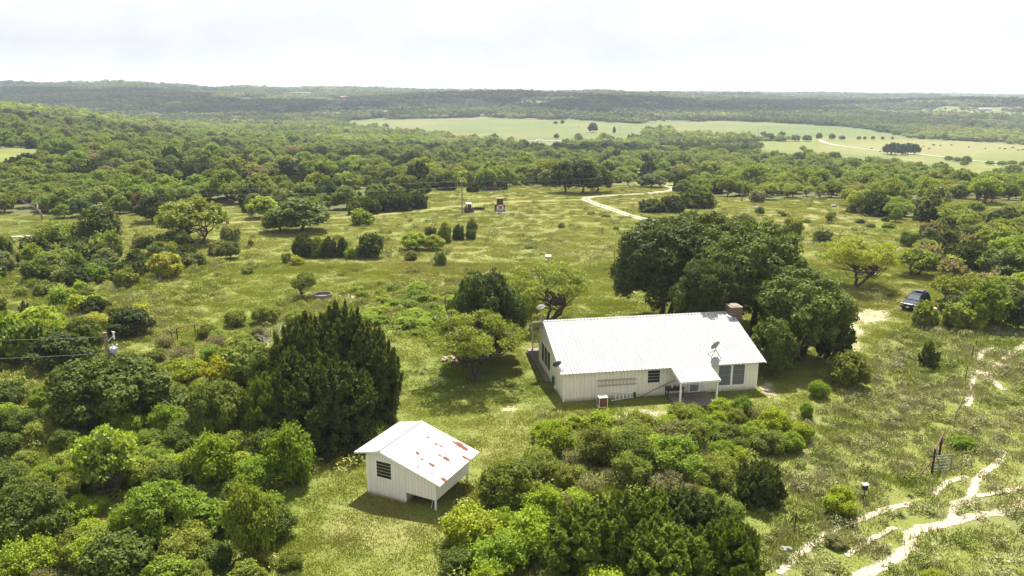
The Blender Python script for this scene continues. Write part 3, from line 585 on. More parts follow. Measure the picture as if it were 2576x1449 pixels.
#==HAND==
# ------------------------------------------------------------------ trees and shrubs one can point at
# kind, centre x, top, bottom, width, tint, label, trunk base, rotation
G1 = "oaks shading the back of the house"; G2 = "bushes dotted over the pasture"; G3 = "junipers massed at the bottom of the frame"
HAND = [
 ('oak_near',1660,556,800,285,'oakdark',"large dark oak behind the middle of the white house roof",(1672,806)),
 ('oak_near',1800,545,790,270,'oak',"tall double trunked oak behind the house ridge near the chimney",(1775,806)),
 ('oak_near',1935,572,880,280,'oak',"big spreading oak right behind the brick chimney",(1880,850)),
 ('oak_near',2020,685,960,250,'oak',"wide oak shading the right end of the house",(2010,905)),
 ('oak_mid',1940,800,962,120,'oak',"small glossy dark green tree against the right roof edge",None),
 ('oak_mid',2090,800,930,110,'oakdark',"low dark oak filling the grove on its parking side",None),
 ('mesquite_near',1400,660,800,245,'mesq',"feathery yellow green mesquite behind the left roof corner",(1378,810)),
 ('bare',1325,690,800,80,'grey',"grey leafless sapling beside the mesquite behind the roof corner",None),
 ('mesquite_mid',1312,735,815,70,'mesq',"slim mesquite just left of the rear porch post",(1327,835)),
 ('oak_vine',1230,700,900,200,'oakdark',"round dark oak standing left of the house",(1222,905)),
 ('mesquite_near',1165,785,970,300,'olive',"leaning mesquite with long bent limbs left of the house",(1190,962)),
 ('mesquite_near',2165,597,715,225,'mesq_y',"low wide mesquite with black limbs above the parked vehicle",(2151,721)),
 ('mesquite_mid',2395,690,765,105,'mesq',"open mesquite with slanting trunk beside the parked vehicle",(2396,772)),
 ('mesquite_mid',2300,622,700,110,'mesq',"pale feathery tree between the wide mesquite and the thicket",None),
 ('bare',2330,578,650,60,'grey',"grey bare tree right of the wide mesquite",None),
 ('oak_mid',2363,548,600,34,'green',"narrow green sapling behind the grey bare tree",None),
 ('juniper_mid',2443,600,680,95,'junip',"dark juniper at the edge of the right hand thicket",None),
 ('shrub_mid',2397,645,680,64,'bright',"vivid green bush in front of the dark thicket juniper",None),
 ('oak_mid',2515,628,716,125,'oak',"rounded oak in the thicket at the right edge",None),
 ('oak_mid',2480,705,835,110,'green',"vine draped tree standing above the upper fence posts",None),
 ('shrub_mid',2410,760,836,90,'olive',"olive bush below the slanting mesquite",None),
 ('shrub_mid',2325,762,828,66,'olive',"small dense bush in front of the parked vehicle",None),
 ('oak_mid',2560,740,840,80,'oakdark',"dark tree cut off by the right edge above the ruts",None),
 ('mesquite_mid',2375,680,760,60,'olive',"small olive tree just behind the parked vehicle",None),
 ('bare',2178,1140,1204,70,'grey',"patch of grey dead brush below the pipe gate slope",None),
 ('bare',2400,970,1088,62,'grey',"bare grey sapling above the pipe gate",None),
 ('juniper_small',2333,850,930,50,'junip',"little dark juniper alone on the grassy slope",None),
 ('shrub',2131,888,986,108,'olive',"dense round olive shrub right of the oak grove",None),
 ('shrub',2057,957,1008,56,'green',"small leafy shrub between round shrub and house",None),
 ('shrub',2028,1015,1058,34,'green',"tiny leafy shrub on the bare edge right of the house",None),
 ('shrub',2112,1232,1310,90,'bright',"bright leafy shrub beside the black feeder post",None),
 ('juniper_near',1905,1152,1285,135,'junip',"dark upright juniper standing alone right of the thicket",None),
 ('juniper_near',1470,1268,1500,250,'junip_y',"leftmost juniper of the big clump at the bottom",None),
 ('juniper_near',1600,1228,1490,260,'junip_y',"tall feathery juniper in the middle of the bottom clump",None),
 ('juniper_near',1735,1226,1450,230,'junip',"darkest juniper of the bottom clump below the porch",None),
 ('juniper_near',1825,1300,1520,200,'junip_y',"right hand juniper of the bottom clump",None),
 ('juniper_near',1670,1320,1560,280,'junip_y',"nearest juniper cut off by the bottom of the frame",None),
 ('juniper_near',862,752,1100,240,'junip',"huge dark juniper left of the small shed",None),
 ('juniper_near',785,772,1080,200,'junip',"dark juniper joined to the left flank of the huge one",None),
 ('juniper_near',938,800,1070,165,'junip',"dark juniper leaning out towards the lawn behind the shed",None),
 ('juniper_near',680,925,1135,150,'junip_y',"bushy juniper left of the huge dark one",None),
 ('oak_vine',560,965,1125,150,'olive',"yellowish low oak in the middle of the left thicket",None),
 ('juniper_near',830,880,1155,250,'junip',"front half of the huge dark juniper nearest the shed roof",None),
 ('juniper_near',755,860,1120,180,'junip',"juniper with brown stems showing under the dead white limbs",None),
 ('snag',690,795,935,110,'grey',"bleached dead tree with twisted white limbs beside huge juniper",None),
 ('oak_vine',285,902,1098,290,'oak',"broad vine covered oak below the transformer pole",None),
 ('oak_vine',615,862,985,150,'olive',"olive oak scrub left of the bleached dead tree",None),
 ('oak_vine',735,858,975,130,'olive',"olive oak scrub right of the bleached dead tree",None),
 ('oak_vine',680,880,1000,120,'oak',"oak scrub swallowing the foot of the bleached dead tree",None),
 ('shrub',545,1105,1240,125,'green',"glossy green bush in the thicket left of the shed",None),
 ('shrub',735,1080,1235,130,'green',"tall bright green bush at the lawn edge left of the shed",None),
 ('shrub',650,1150,1250,110,'green',"leafy bush between two glossy green bushes",None),
 ('mesquite_mid',250,1085,1245,190,'mesq',"feathery pale mesquite in the lower left thicket",(280,1250)),
 ('bare',700,1120,1210,110,'grey',"tangle of grey stems at the lawn edge",None),
 ('oak_vine',400,1230,1400,200,'green',"dark leafed low tree near the lower left",None),
 ('oak_vine',80,1230,1420,210,'oak',"leafy low tree in the bottom left corner",None),
 ('shrub',640,1230,1430,130,'olive',"upright olive shrub beside the lower lawn",None),
 ('mesquite_mid',495,500,622,190,'olive',"big fine leaved olive tree across the left pasture",(492,612)),
 ('oak_mid',250,522,618,112,'oak',"umbrella shaped oak with visible trunk on the left",(257,616)),
 ('mesquite_mid',140,555,632,122,'olive',"wide grey green tree in front of the small left meadow",None),
 ('bare',105,488,560,120,'purple',"purplish leafless tree above the small left meadow",None),
 ('bare',215,492,540,90,'purple',"second purplish bare tree right of the teal one",None),
 ('oak_mid',205,500,548,54,'teal',"small blue green oak between purplish bare trees",None),
 ('shrub_mid',349,488,540,28,'rust',"rusty brown dead juniper at the woods edge",None),
 ('oak_mid',388,490,562,84,'oakdark',"grey green oak above the clearing on the left",None),
 ('oak_mid',662,494,553,84,'bright',"bright yellow green tree at the edge of the woods",None),
 ('oak_mid',755,500,592,150,'oak',"dark wide oak with lighter top behind the pasture bushes",None),
 ('oak_mid',710,525,588,100,'olive',"lower half of the wide oak clump reaching left",None),
 ('shrub_mid',582,570,620,50,'sage',"grey green bush right of the big olive tree",None),
 ('juniper_small',15,590,680,60,'junip',"dark juniper at the far left edge below the meadow",None),
 ('shrub_mid',912,528,568,62,'green',"loose pale green bush near the faint track",None),
 ('juniper_mid',765,583,650,62,'junip',"dark bush at the left end of the pasture hedge",None),
 ('juniper_mid',800,590,650,52,'olive',"middle bush of the pasture hedge",None),
 ('juniper_mid',830,590,650,44,'junip',"dark bush at the right end of the pasture hedge",None),
 ('juniper_mid',863,590,648,32,'junip',"narrow dark bush beside the pasture hedge",None),
 ('shrub_mid',882,624,652,34,'green',"small green bush leaning on a round dark bush",None),
 ('shrub_mid',930,590,652,74,'oakdark',"round dark bush in mid pasture",None),
 ('oak_mid',1045,584,634,76,'bright',"bright green low tree in mid pasture",None),
 ('oak_mid',1092,590,632,58,'bright',"smaller bright green tree joined to the first",None),
 ('juniper_mid',1084,568,592,34,'junip',"short dark juniper behind the bright green trees",None),
 ('juniper_mid',1120,552,612,38,'olive',"upright juniper with bare stems in mid pasture",None),
 ('juniper_mid',1154,560,605,32,'junip',"dark juniper between two others in mid pasture",None),
 ('shrub_mid',1185,578,604,30,'oakdark',"dense little bush at the right end of the row",None),
 ('juniper_mid',1187,547,582,30,'olive',"wispy juniper behind the dense little bush",None),
 ('shrub_mid',1034,630,656,36,'sage',"low bush under the bright green trees",None),
 ('shrub_mid',1108,634,668,36,'olive',"lone rounded bush above the lawn weeds",None),
 ('mesquite_mid',765,684,740,66,'olive',"small open tree standing by the round concrete tank",(768,748)),
 ('shrub_mid',623,672,690,28,'sage',"flat grey green bush on the open slope",None),
 ('shrub_mid',722,636,663,24,'sage',"small grey bush next to a yellow one",None),
 ('shrub_mid',748,644,668,34,'yellow',"yellow bush next to a small grey one",None),
 ('shrub_mid',631,600,620,16,'sage',"tiny bush right of the big olive tree",None),
 ('shrub_mid',1330,614,626,24,'sage',"low bush behind the white box on a post",None),
 ('shrub_mid',1412,560,574,18,'sage',"small bush on the slope below the drive bend",None),
 ('shrub_mid',1525,538,546,24,'sage',"flat bush just below the drive bend",None),
 ('shrub_mid',1550,568,578,16,'olive',"small dark bush left of the drive end",None),
 ('shrub_mid',1487,532,540,20,'sage',"grey bush under the drive bend",None),
 ('juniper_mid',893,500,542,40,'olive',"olive juniper in front of the woods above the loose bush",None),
 ('juniper_mid',930,490,540,60,'junip',"dark juniper at the left of the woods tongue",None),
 ('juniper_mid',975,478,534,66,'oakdark',"tall juniper in the woods tongue",None),
 ('juniper_mid',1015,478,532,60,'junip',"dark rounded juniper near the tip of the woods tongue",None),
 ('juniper_mid',1050,476,527,46,'junip',"last juniper at the tip of the woods tongue",None),
 ('oak_mid',1420,410,478,90,'oakdark',"left tree of the live oak grove by the drive",(1425,485)),
 ('oak_mid',1468,405,480,100,'oakdark',"middle tree of the live oak grove by the drive",(1462,487)),
 ('oak_mid',1515,416,478,84,'oak',"right tree of the live oak grove by the drive",(1503,484)),
 ('juniper_mid',1640,496,536,76,'junip',"left dark bush inside the curve of the drive",None),
 ('juniper_mid',1690,488,536,70,'junip',"middle dark bush inside the curve of the drive",None),
 ('juniper_mid',1752,462,526,92,'oak',"tallest bush of the clump inside the drive curve",None),
 ('oak_mid',1637,438,474,78,'oak',"round oak just left of where the drive disappears",None),
 ('juniper_mid',1083,440,474,44,'oakdark',"dark juniper above the tall field pole on its left",None),
 ('juniper_mid',1122,432,480,62,'junip',"wide juniper right behind the tall field pole",None),
 ('juniper_mid',1190,455,484,34,'junip',"small separate juniper right of the tall field pole",None),
 ('juniper_mid',1228,430,481,66,'junip',"large juniper behind the red trimmed machine",None),
 ('juniper_mid',1258,440,479,46,'junip',"juniper behind the rusty yellow tractor",None),
 ('juniper_mid',1300,452,468,26,'bright',"small bright bush at the back of the pasture",None),
 ('juniper_mid',1330,446,468,30,'junip',"small dark bush left of the live oak grove",None),
 ('bare',1862,535,596,90,'grey',"half bare tree rising beyond the oak grove",None),
 ('mesquite_mid',1862,540,596,80,'oak',"dark leaved tree beyond the oak grove",None),
 ('shrub_mid',1992,550,600,46,'olive',"small tree on the slope right of the oak grove",None),
 ('shrub_mid',2068,573,608,54,'sage',"grey green bush above the wide mesquite on its left",None),
 ('bare',2110,567,608,28,'grey',"thin bare sapling left of a leafless companion",None),
 ('bare',2168,550,604,38,'grey',"tall bare sapling right above the wide mesquite",None),
 ('mesquite_mid',2087,532,562,26,'mesq',"thin green sapling high on the right pasture",None),
 ('juniper_mid',2200,478,546,82,'junip',"dark juniper at the corner of the right woods",None),
 ('juniper_mid',2347,494,562,94,'junip',"broad dark juniper in the right woods",None),
 ('juniper_mid',2528,518,592,110,'junip',"broad dark juniper at the right edge",None),
 ('bare',2425,540,606,64,'purple',"brownish bare tree in the right thicket",None),
 ('bare',2040,472,520,46,'purple',"bare purplish tree along the back of the right pasture",None),
 ('shrub_mid',1905,480,510,44,'purple',"brown twiggy bush along the back of the right pasture",None),
 ('oak_mid',2252,520,560,30,'green',"small tree below the corner juniper",None),
 ('shrub_mid',1965,530,538,18,'sage',"flat bush on the pasture beyond the oak grove",None),
 ('shrub_mid',2190,560,572,26,'green',"low bush below the corner juniper",None),
 ('shrub_mid',2235,560,574,36,'green',"low wide bush at the woods corner",None),
 ('shrub_mid',2240,735,746,20,'green',"low bush above the parked vehicle",None),
 ('mesquite_mid',555,895,1000,100,'yellow',"yellow leafed bushes below the low pipe fence",None),
 ('mesquite_mid',470,900,985,100,'mesq_y',"yellow green bushes right of the transformer pole",None),
 ('shrub',535,870,925,64,'green',"bright bush beside the low pipe fence",None),
 ('shrub_mid',60,800,925,120,'green',"leafy bush at the left edge under the wires",None),
 ('oak_mid',155,838,945,150,'oakdark',"dark bush mass under the wires on the left",None),
 ('oak_mid',110,770,860,110,'bright',"bright bush top under the upper wire",None),
 ('oak_mid',215,800,905,100,'oak',"bush left of the transformer pole",None),
 ('oak_mid',330,775,856,115,'oakdark',"dark bushes behind the transformer pole",None),
 ('juniper_mid',240,740,800,80,'junip',"dark juniper on the shrubby slope above the wires",None),
 ('juniper_mid',320,650,705,80,'oakdark',"dark bush at the end of the left shrubland",None),
 ('oak_mid',420,635,705,90,'yellow',"yellow topped tree at the edge of the left shrubland",None),
 ('juniper_small',62,755,795,28,'junip',"small juniper alone in grass at the left",None),
 ('oak_vine',1275,1172,1300,140,'olive',"dark vine tangled bush right of the shed",None),
 ('shrub',1365,1235,1330,110,'bright',"bright fringe of bush between tangle and junipers",None),
 ('shrub',1180,1285,1400,150,'bright',"bright yellow green bush nearest the shed at the bottom",None),
 ('shrub',1330,1300,1430,150,'bright',"bright bush left of the big juniper clump",None),
 ('shrub',1250,1360,1470,150,'green',"green bush at the bottom edge below the shed",None),
 ('shrub',1400,1062,1165,100,'bright',"bright bush at the near corner of the lawn",None),
 ('shrub',1500,1075,1190,120,'olive',"olive bush in front of the house air conditioner",None),
 ('twiggy',1445,1130,1200,90,'grey',"brownish twiggy bush within the central thicket",None),
 ('shrub',1585,1090,1200,120,'oak',"dark bush in front of the stepladder wall",None),
 ('shrub',1700,1110,1215,150,'green',"broad leafy bush below the porch",None),
 ('shrub',1740,1060,1130,90,'olive',"bush just below the porch slab",None),
 ('shrub',1812,1004,1050,62,'bright',"yellow green bush at the foot of the right porch post",None),
 ('shrub',1868,1000,1060,60,'green',"green bush below the double window",None),
 ('twiggy',1905,1020,1075,60,'grey',"grey twiggy bush between greener ones below the window",None),
 ('shrub',1835,1075,1140,90,'oak',"dark ragged bush right of the porch thicket",None),
 ('shrub',1930,1085,1150,90,'olive',"ragged bush above the lone upright juniper",None),
 ('shrub',1990,1090,1145,70,'green',"outermost bush of the central thicket",None),
 ('bare_brush',2240,1050,1085,60,'grey',"low tangle of bleached sticks on the grassy slope",None),
 ('bare_brush',2262,1170,1205,44,'grey',"bleached stick pile left of the pipe gate",None),
 ('oak_mid',1491,309,334,26,'oakdark',"lone round tree in the far green field",None),
 ('oak_mid',1545,318,338,8,'oak',"tiny lone tree in the far green field",None),
]
for (k, cx, yt, yb_, w, tn, lb, tr) in HAND:
    put(k, cx, yt, yb_, w, tn, lb, tr)
for i, (cx, w) in enumerate([(2232,28),(2250,30),(2268,32),(2284,30),(2300,28),(2242,26),(2278,28)]):
    put('oak_mid', cx, 360 if i % 2 else 363, 387, w, 'oakdark', "dark tree of the round grove beside the far dirt road", (cx, 388 + i % 3), group="round grove beside the far dirt road")
for i, (cx, yt, yb_, w) in enumerate([(1600,338,352,18),(1628,336,352,18),(1668,338,354,16),(1710,338,354,18),(1750,339,354,18),(1800,337,352,24),(1832,334,354,28),(1855,336,354,24),(1890,338,354,24),(1935,335,354,30),(1962,338,355,24),(2000,339,356,28),(2030,340,356,26),(2060,334,352,16),
                                     (2092,336,352,18),(2118,341,353,16),(2160,342,352,12),(2196,342,352,12),(2220,343,352,10),(2175,343,352,9),(2245,343,352,8),(1400,336,350,16),(1455,335,350,20),(1512,336,352,14),(1398,305,313,12),(1415,302,312,12)]):
    put('oak_mid', cx, yt, yb_, w, 'olive' if i % 3 else 'oak', "small tree in the thin line dividing the far fields", None, group="trees dividing the far fields")
for i, (cx, yt, yb_, w) in enumerate([(2385,392,405,22),(2408,395,408,24),(2430,392,412,26),(2490,404,416,26),(2520,404,418,24),(2545,403,417,24),(2575,405,420,22),(2425,404,418,20)]):
    put('oak_mid', cx, yt, yb_, w, 'green', "pale green tree along the creek below the cattle field", None, group="trees along the creek")
for i, p in enumerate(c5([(870,985),(745,1110),(925,1100),(800,1000),(1390,480),(690,395),(655,380),(1240,600),(560,970),(480,1000)])):
    g_ = at(*p); plant('yucca', g_.x, g_.y, random.uniform(.35, .6), random.uniform(.4, .6), 'yuc', ["pale spiky yucca below the pipe gate ruts" if i in (0, 2) else "pale spiky yucca on the weedy right slope"][0], "yuccas on the weedy right slope")
for i, p in enumerate(((1050,935),(1062,940),(1068,930))):
    g_ = at(*p); plant('yucca', g_.x, g_.y, .55, .6, 'yuc', "pale spiky yucca in the lawn behind the huge juniper", "yuccas in the lawn")

_c = (4.19 + math.cos(RAD(9.74)) * 16.3 - math.sin(RAD(9.74)) * 10.0, 58.78 + math.sin(RAD(9.74)) * 16.3 + math.cos(RAD(9.74)) * 10.0)
plant('oak_near', _c[0], _c[1], 3.5, 9.2, 'oakdark', "oak crown rising directly behind the brick chimney", var=1)
# ------------------------------------------------------------------ fill: shrubs and trees
def occ_ok(x, y, r, k=.7):
    return all((x - a) ** 2 + (y - b) ** 2 > (k * (r + c)) ** 2 for a, b, c in OCC_NEAR(x, y))
_grid = {}; _gn = 0
def OCC_NEAR(x, y):
    global _gn
    while _gn < len(OCC):
        a, b, c = OCC[_gn]; _grid.setdefault((int(a // 12), int(b // 12)), []).append(OCC[_gn]); _gn += 1
    i, j = int(x // 12), int(y // 12)
    return [o for u in (-1, 0, 1) for v in (-1, 0, 1) for o in _grid.get((i + u, j + v), ())]
ZN = [ # polygon, spacing, (rmin,rmax), height factor, density, palette, kinds, region phrase
 ([(-300,635),(100,600),(240,622),(400,616),(560,625),(600,640),(560,662),(455,705),(410,700),(400,722),(-300,722)], 3.6, (1.3,2.4), 1.3, .68, 'oak oak olive green olive junip sage', 'shrub_mid shrub_mid juniper_mid oak_mid', "shrubland below the left meadow"),
 ([(-300,722),(400,722),(440,760),(400,840),(300,860),(-300,860)], 3.4, (.9,1.9), 1.2, .42, 'green bright olive yellow oak mesq', 'shrub_mid shrub_mid mesquite_mid', "shrubby slope around the left wires"),
 ([(-300,850),(230,850),(235,935),(60,945),(-300,930)], 3.0, (1.2,2.1), 1.3, .42, 'green oak oakdark', 'shrub_mid oak_mid', "bushes under the left wires"),
 ([(380,860),(520,840),(700,780),(760,800),(720,930),(420,960)], 2.6, (.9,1.7), 1.25, .6, 'olive green mesq olive grey', 'shrub shrub twiggy', "brush around the dead white tree"),
 ([(-400,985),(120,1000),(140,960),(300,1085),(420,1000),(500,960),(560,1110),(800,1150),(790,1190),(700,1240),(690,1330),(705,1400),(780,1449),(780,1700),(-600,1700)], 1.7, (.8,1.6), 1.3, .95, 'olive green green oak mesq olive bright olive oak', 'shrub shrub shrub shrub shrub shrub oak_mid twiggy', "thicket in the lower left"),
 ([(1360,1070),(1500,1060),(1640,1065),(1780,1040),(1880,1030),(2000,1060),(2030,1130),(1850,1180),(1840,1290),(1880,1449),(1880,1700),(1080,1700),(1110,1330),(1210,1185),(1340,1160)], 1.65, (.7,1.45), 1.25, .92, 'olive green bright olive oak mesq grey bright', 'shrub shrub shrub shrub shrub shrub twiggy', "thicket below the house"),
 ([(2270,610),(2400,590),(2576,700),(2900,720),(2900,835),(2560,838),(2380,835),(2400,770),(2330,720)], 3.3, (1.2,2.6), 1.4, .72, 'oak olive green oakdark bright purple', 'shrub_mid oak_mid shrub_mid juniper_mid', "thicket behind the parked vehicle"),
 ([(2000,1110),(2160,1060),(2576,900),(2900,900),(2900,1700),(1900,1700),(1890,1300),(1990,1200)], 3.0, (.4,.9), 1.0, .2, 'green olive sage bright grey', 'shrub shrub twiggy', "weedy slope beside the ruts"),
 ([(2160,1000),(2576,850),(2576,980),(2170,1100)], 3.0, (.35,.7), .9, .22, 'sage green grey', 'shrub twiggy', "weedy slope above the pipe gate"),
 ([(880,735),(1010,722),(1140,740),(1150,800),(1060,850),(1010,830),(950,820),(900,780)], 2.4, (.8,1.5), .8, .8, 'green bright green', 'shrub_mid shrub', "bright bushes between huge juniper and dark oak"),
 ([(600,700),(1200,640),(1500,560),(1640,600),(1500,650),(1200,690),(900,740),(600,800)], 7, (.3,.8), .9, .25, 'sage olive green', 'shrub_mid', "open pasture"),
 ([(1780,525),(2160,530),(2330,570),(2280,600),(2060,600),(1950,580)], 6, (.5,1.3), 1.0, .35, 'sage olive green junip', 'shrub_mid', "pasture beyond the oak grove"),
]
HOUSE_O = np.array([4.19, 58.78]); HA = RAD(9.74); HU = np.array([math.cos(HA), math.sin(HA)]); HV = np.array([-HU[1], HU[0]])
SHED_O = np.array([-9.14, 44.0]); SU = np.array([4.59, -2.22]); SU /= np.linalg.norm(SU); SV = np.array([-SU[1], SU[0]])
def clear_bld(x, y, r):
    p = np.array([x, y]); a = p - HOUSE_O; u, v = a @ HU, a @ HV
    if -2 - r < u < 19 + r and -3.6 - r * .8 < v < 15 + r: return False
    a = p - SHED_O; u, v = a @ SU, a @ SV
    if -1.2 - r < u < 6.2 + r and -2.2 - r < v < 5.2 + r: return False
    for q, rr in (((47.7, 87.6), 3.0), ((-23.2, 91.3), 1.8), ((-34.2, 75.6), 1.2), ((28.7, 47.3), 1.6), ((21.9, 43.2), .5)):
        if math.hypot(x - q[0], y - q[1]) < rr + r * .8: return False
    return True
def near_path(x, y, r):
    for Q, w in PATHS[:10]:
        if np.min(np.hypot(Q[:, 0] - x, Q[:, 1] - y)) < w * .8 + r * .85: return True
    return False
SH, TRF = [], []
for zi, (poly, sp, rr, hf, dens, pal, kinds, region) in enumerate(ZN):
    cs = [at(np.clip(a, -700, 3200), np.clip(b, 245, 1560)) for a, b in poly]
    x0, x1 = min(c.x for c in cs) - 3, max(c.x for c in cs) + 3; y0, y1 = max(24, min(c.y for c in cs) - 3), max(c.y for c in cs) + 3
    gx, gy = np.meshgrid(np.arange(x0, x1, sp), np.arange(y0, y1, sp)); gx = gx.ravel() + rng.uniform(-.45, .45, gx.size) * sp; gy = gy.ravel() + rng.uniform(-.45, .45, gy.size) * sp
    vx, vy, vf = to_view(gx, gy, ground(gx, gy)); ok = in_poly(vx, vy, poly) & (rng.random(gx.size) < dens)
    pal = pal.split(); kinds = kinds.split()
    for x, y, a, b, f in zip(gx[ok], gy[ok], vx[ok], vy[ok], vf[ok]):
        r = random.uniform(*rr) * random.uniform(.8, 1.1)
        if not clear_bld(x, y, r) or near_path(x, y, r) or not occ_ok(x, y, r, .5): continue
        k = random.choice(kinds); tn = pal[int(vnoise(x, y, 5, zi, 2) * 1.6 * len(pal) + random.uniform(0, 2)) % len(pal)]
        if k in ('oak_mid', 'juniper_mid', 'mesquite_mid'): r *= 1.1
        if k == 'twiggy': tn = 'grey'
        if k == 'juniper_mid': tn = 'junip'
        SH.append((r * 2 * FV / f if -20 < a < 2596 and b < 1480 else 0, k, x, y, r, r * hf * random.uniform(.8, 1.25), tn, region)); OCC.append((x, y, r))
CW = dict(oakdark="dark green", oak="deep green", olive="olive", green="leafy green", bright="bright green", yellow="yellow green", junip="dark", junip_y="yellowish", mesq="feathery", mesq_y="yellow feathery", grey="grey", purple="brownish", sage="grey green", rust='rusty', teal='blue green')
SH.sort(key=lambda s: -s[0]); MASS = []
nsh = ntr = 0; SHK = ('shrub', 'shrub_mid', 'twiggy')
for s in SH:
    px, k, x, y, r, h, tn, region = s; sh = k in SHK
    if px > 5 and ((sh and nsh < 225) or (not sh and ntr < 60)):
        nm = {'shrub': 'shrub', 'shrub_mid': 'shrub', 'twiggy': 'twiggy shrub', 'oak_mid': 'small tree', 'juniper_mid': 'juniper', 'mesquite_mid': 'mesquite'}[k]
        sz = 'tall' if h > 2.6 else ('low' if h < 1.3 else '')
        lb = f"{sz} {CW[tn]} {nm} in the {region}".strip().replace('  ', ' ')
        plant(k, x, y, r, h, tn, lb, f"{CW[tn]} plants in the {region}"[:60]); OCC.pop()
        if sh: nsh += 1
        else: ntr += 1
    else: MASS.append((k, x, y, r, h, tn))
UNDER = MASS
# woods up to 520 m as single crowns
sp = 4.8; gx, gy = np.meshgrid(np.arange(-560, 620, sp), np.arange(105, 560, sp)); gx = gx.ravel() + rng.uniform(-.5, .5, gx.size) * sp; gy = gy.ravel() + rng.uniform(-.5, .5, gy.size) * sp
vx, vy, vf = to_view(gx, gy, ground(gx, gy)); d = forest_dens(vx, vy, gy, gx, gy); ok = (rng.random(gx.size) < d * .9) & (vx > -700) & (vx < 3300)
WOOD = []
for x, y, a, b, f in zip(gx[ok], gy[ok], vx[ok], vy[ok], vf[ok]):
    right = a > 1560 and b > 385; q = random.random(); nz = float(vnoise(x, y, 40, 44, 2))
    if right: tn = 'mesq' if q < .4 else 'green' if q < .55 else 'olive' if q < .8 else 'oak' if q < .92 else 'oakdark' if q < .975 else 'purple'
    else: tn = 'olive' if q < .45 else 'oak' if q < .6 else 'green' if q < .74 else 'oakdark' if q < .8 else 'junip' if q < .9 else 'mesq' if q < .955 else 'purple' if q < .975 else 'bright'
    if nz > .62 and q > .3: tn = 'green' if not right else 'mesq'
    if nz < .34 and q > .35: tn = 'oakdark'
    k = 'juniper_mid' if tn == 'junip' or (tn == 'oakdark' and q > .5) else ('mesquite_mid' if tn in ('mesq', 'purple') or (tn == 'olive' and random.random() < .35) else 'oak_mid')
    r = random.uniform(1.5, 2.5 + 2.3 * random.random()) * 1.08 * (1.0 if y > 220 else .85); h = r * random.uniform(1.25, 1.75)
    if k == 'juniper_mid': r *= .75
    if not occ_ok(x, y, r, .5): continue
    OCC.append((x, y, r * .55)); WOOD.append(((r * 2 * FV / f if -20 < a < 2596 else 0), k, x, y, r, h, tn, a, b))
WOOD.sort(key=lambda s: -s[0])
def wood_region(a, b):
    if a < 560: return "woods beyond the left meadow"
    if a < 1075: return "woods left of the tall field pole"
    if a < 1380: return "woods behind the tractor pasture"
    if a < 1720: return "woods behind the gravel drive"
    if a < 2150: return "light woods right of the gravel drive"
    return "light woods at the right of the pasture"
for n_, (px, k, x, y, r, h, tn, a, b) in enumerate(WOOD):
    if n_ < 165 and px > 0:
        nm = {'oak_mid': 'oak', 'juniper_mid': 'juniper', 'mesquite_mid': 'mesquite'}[k]
        lb = f"{'big' if r > 3.6 else 'slim' if r < 2.6 else 'mid sized'} {CW[tn]} {nm} in the {wood_region(a, b)}"
        plant(k, x, y, r, h, tn, lb, f"trees in the {wood_region(a, b)}"); OCC.pop()
    else: MASS.append((k, x, y, r, h, tn))

# ------------------------------------------------------------------ masses nobody could count
def mass(name, label, pts, sources, mat=None):
    """one object whose points carry copies of the source meshes. pts: list of (index, x, y, z, rot, (sx,sy,sz), tint)"""
    sc = bpy.data.collections.new(name + "_kinds")
    for i, me in enumerate(sources): sc.objects.link(bpy.data.objects.new(f"{name}_kind_{chr(97 + i)}", me))
    n = len(pts[0]); idx, co, rot, scl, tint = pts
    me = bpy.data.meshes.new(name); me.vertices.add(n); me.vertices.foreach_set('co', np.asarray(co, np.float32).ravel())
    me.attributes.new('idx', 'INT', 'POINT').data.foreach_set('value', np.asarray(idx, np.int32))
    me.attributes.new('rot', 'FLOAT_VECTOR', 'POINT').data.foreach_set('vector', np.asarray(rot, np.float32).ravel())
    me.attributes.new('scl', 'FLOAT_VECTOR', 'POINT').data.foreach_set('vector', np.asarray(scl, np.float32).ravel())
    me.attributes.new('tint', 'FLOAT_COLOR', 'POINT').data.foreach_set('color', np.concatenate([np.asarray(tint, np.float32), np.ones((n, 1), np.float32)], 1).ravel())
    o = tag(link(bpy.data.objects.new(name, me)), label, kind='stuff')
    ng = bpy.data.node_groups.new(name + "_nodes", 'GeometryNodeTree')
    ng.interface.new_socket('Geometry', in_out='INPUT', socket_type='NodeSocketGeometry'); ng.interface.new_socket('Geometry', in_out='OUTPUT', socket_type='NodeSocketGeometry')
    gi = ng.nodes.new('NodeGroupInput'); go = ng.nodes.new('NodeGroupOutput'); ip = ng.nodes.new('GeometryNodeInstanceOnPoints'); ci = ng.nodes.new('GeometryNodeCollectionInfo')
    ci.inputs['Collection'].default_value = sc; ci.inputs['Separate Children'].default_value = True; ci.inputs['Reset Children'].default_value = True
    def na(nm, ty):
        q = ng.nodes.new('GeometryNodeInputNamedAttribute'); q.data_type = ty; q.inputs['Name'].default_value = nm; return q.outputs['Attribute']
    L = ng.links.new; L(gi.outputs[0], ip.inputs['Points']); L(ci.outputs[0], ip.inputs['Instance']); ip.inputs['Pick Instance'].default_value = True
    L(na('idx', 'INT'), ip.inputs['Instance Index']); L(na('rot', 'FLOAT_VECTOR'), ip.inputs['Rotation']); L(na('scl', 'FLOAT_VECTOR'), ip.inputs['Scale']); L(ip.outputs[0], go.inputs[0])
    mdf = o.modifiers.new('copies', 'NODES'); mdf.node_group = ng
    return o
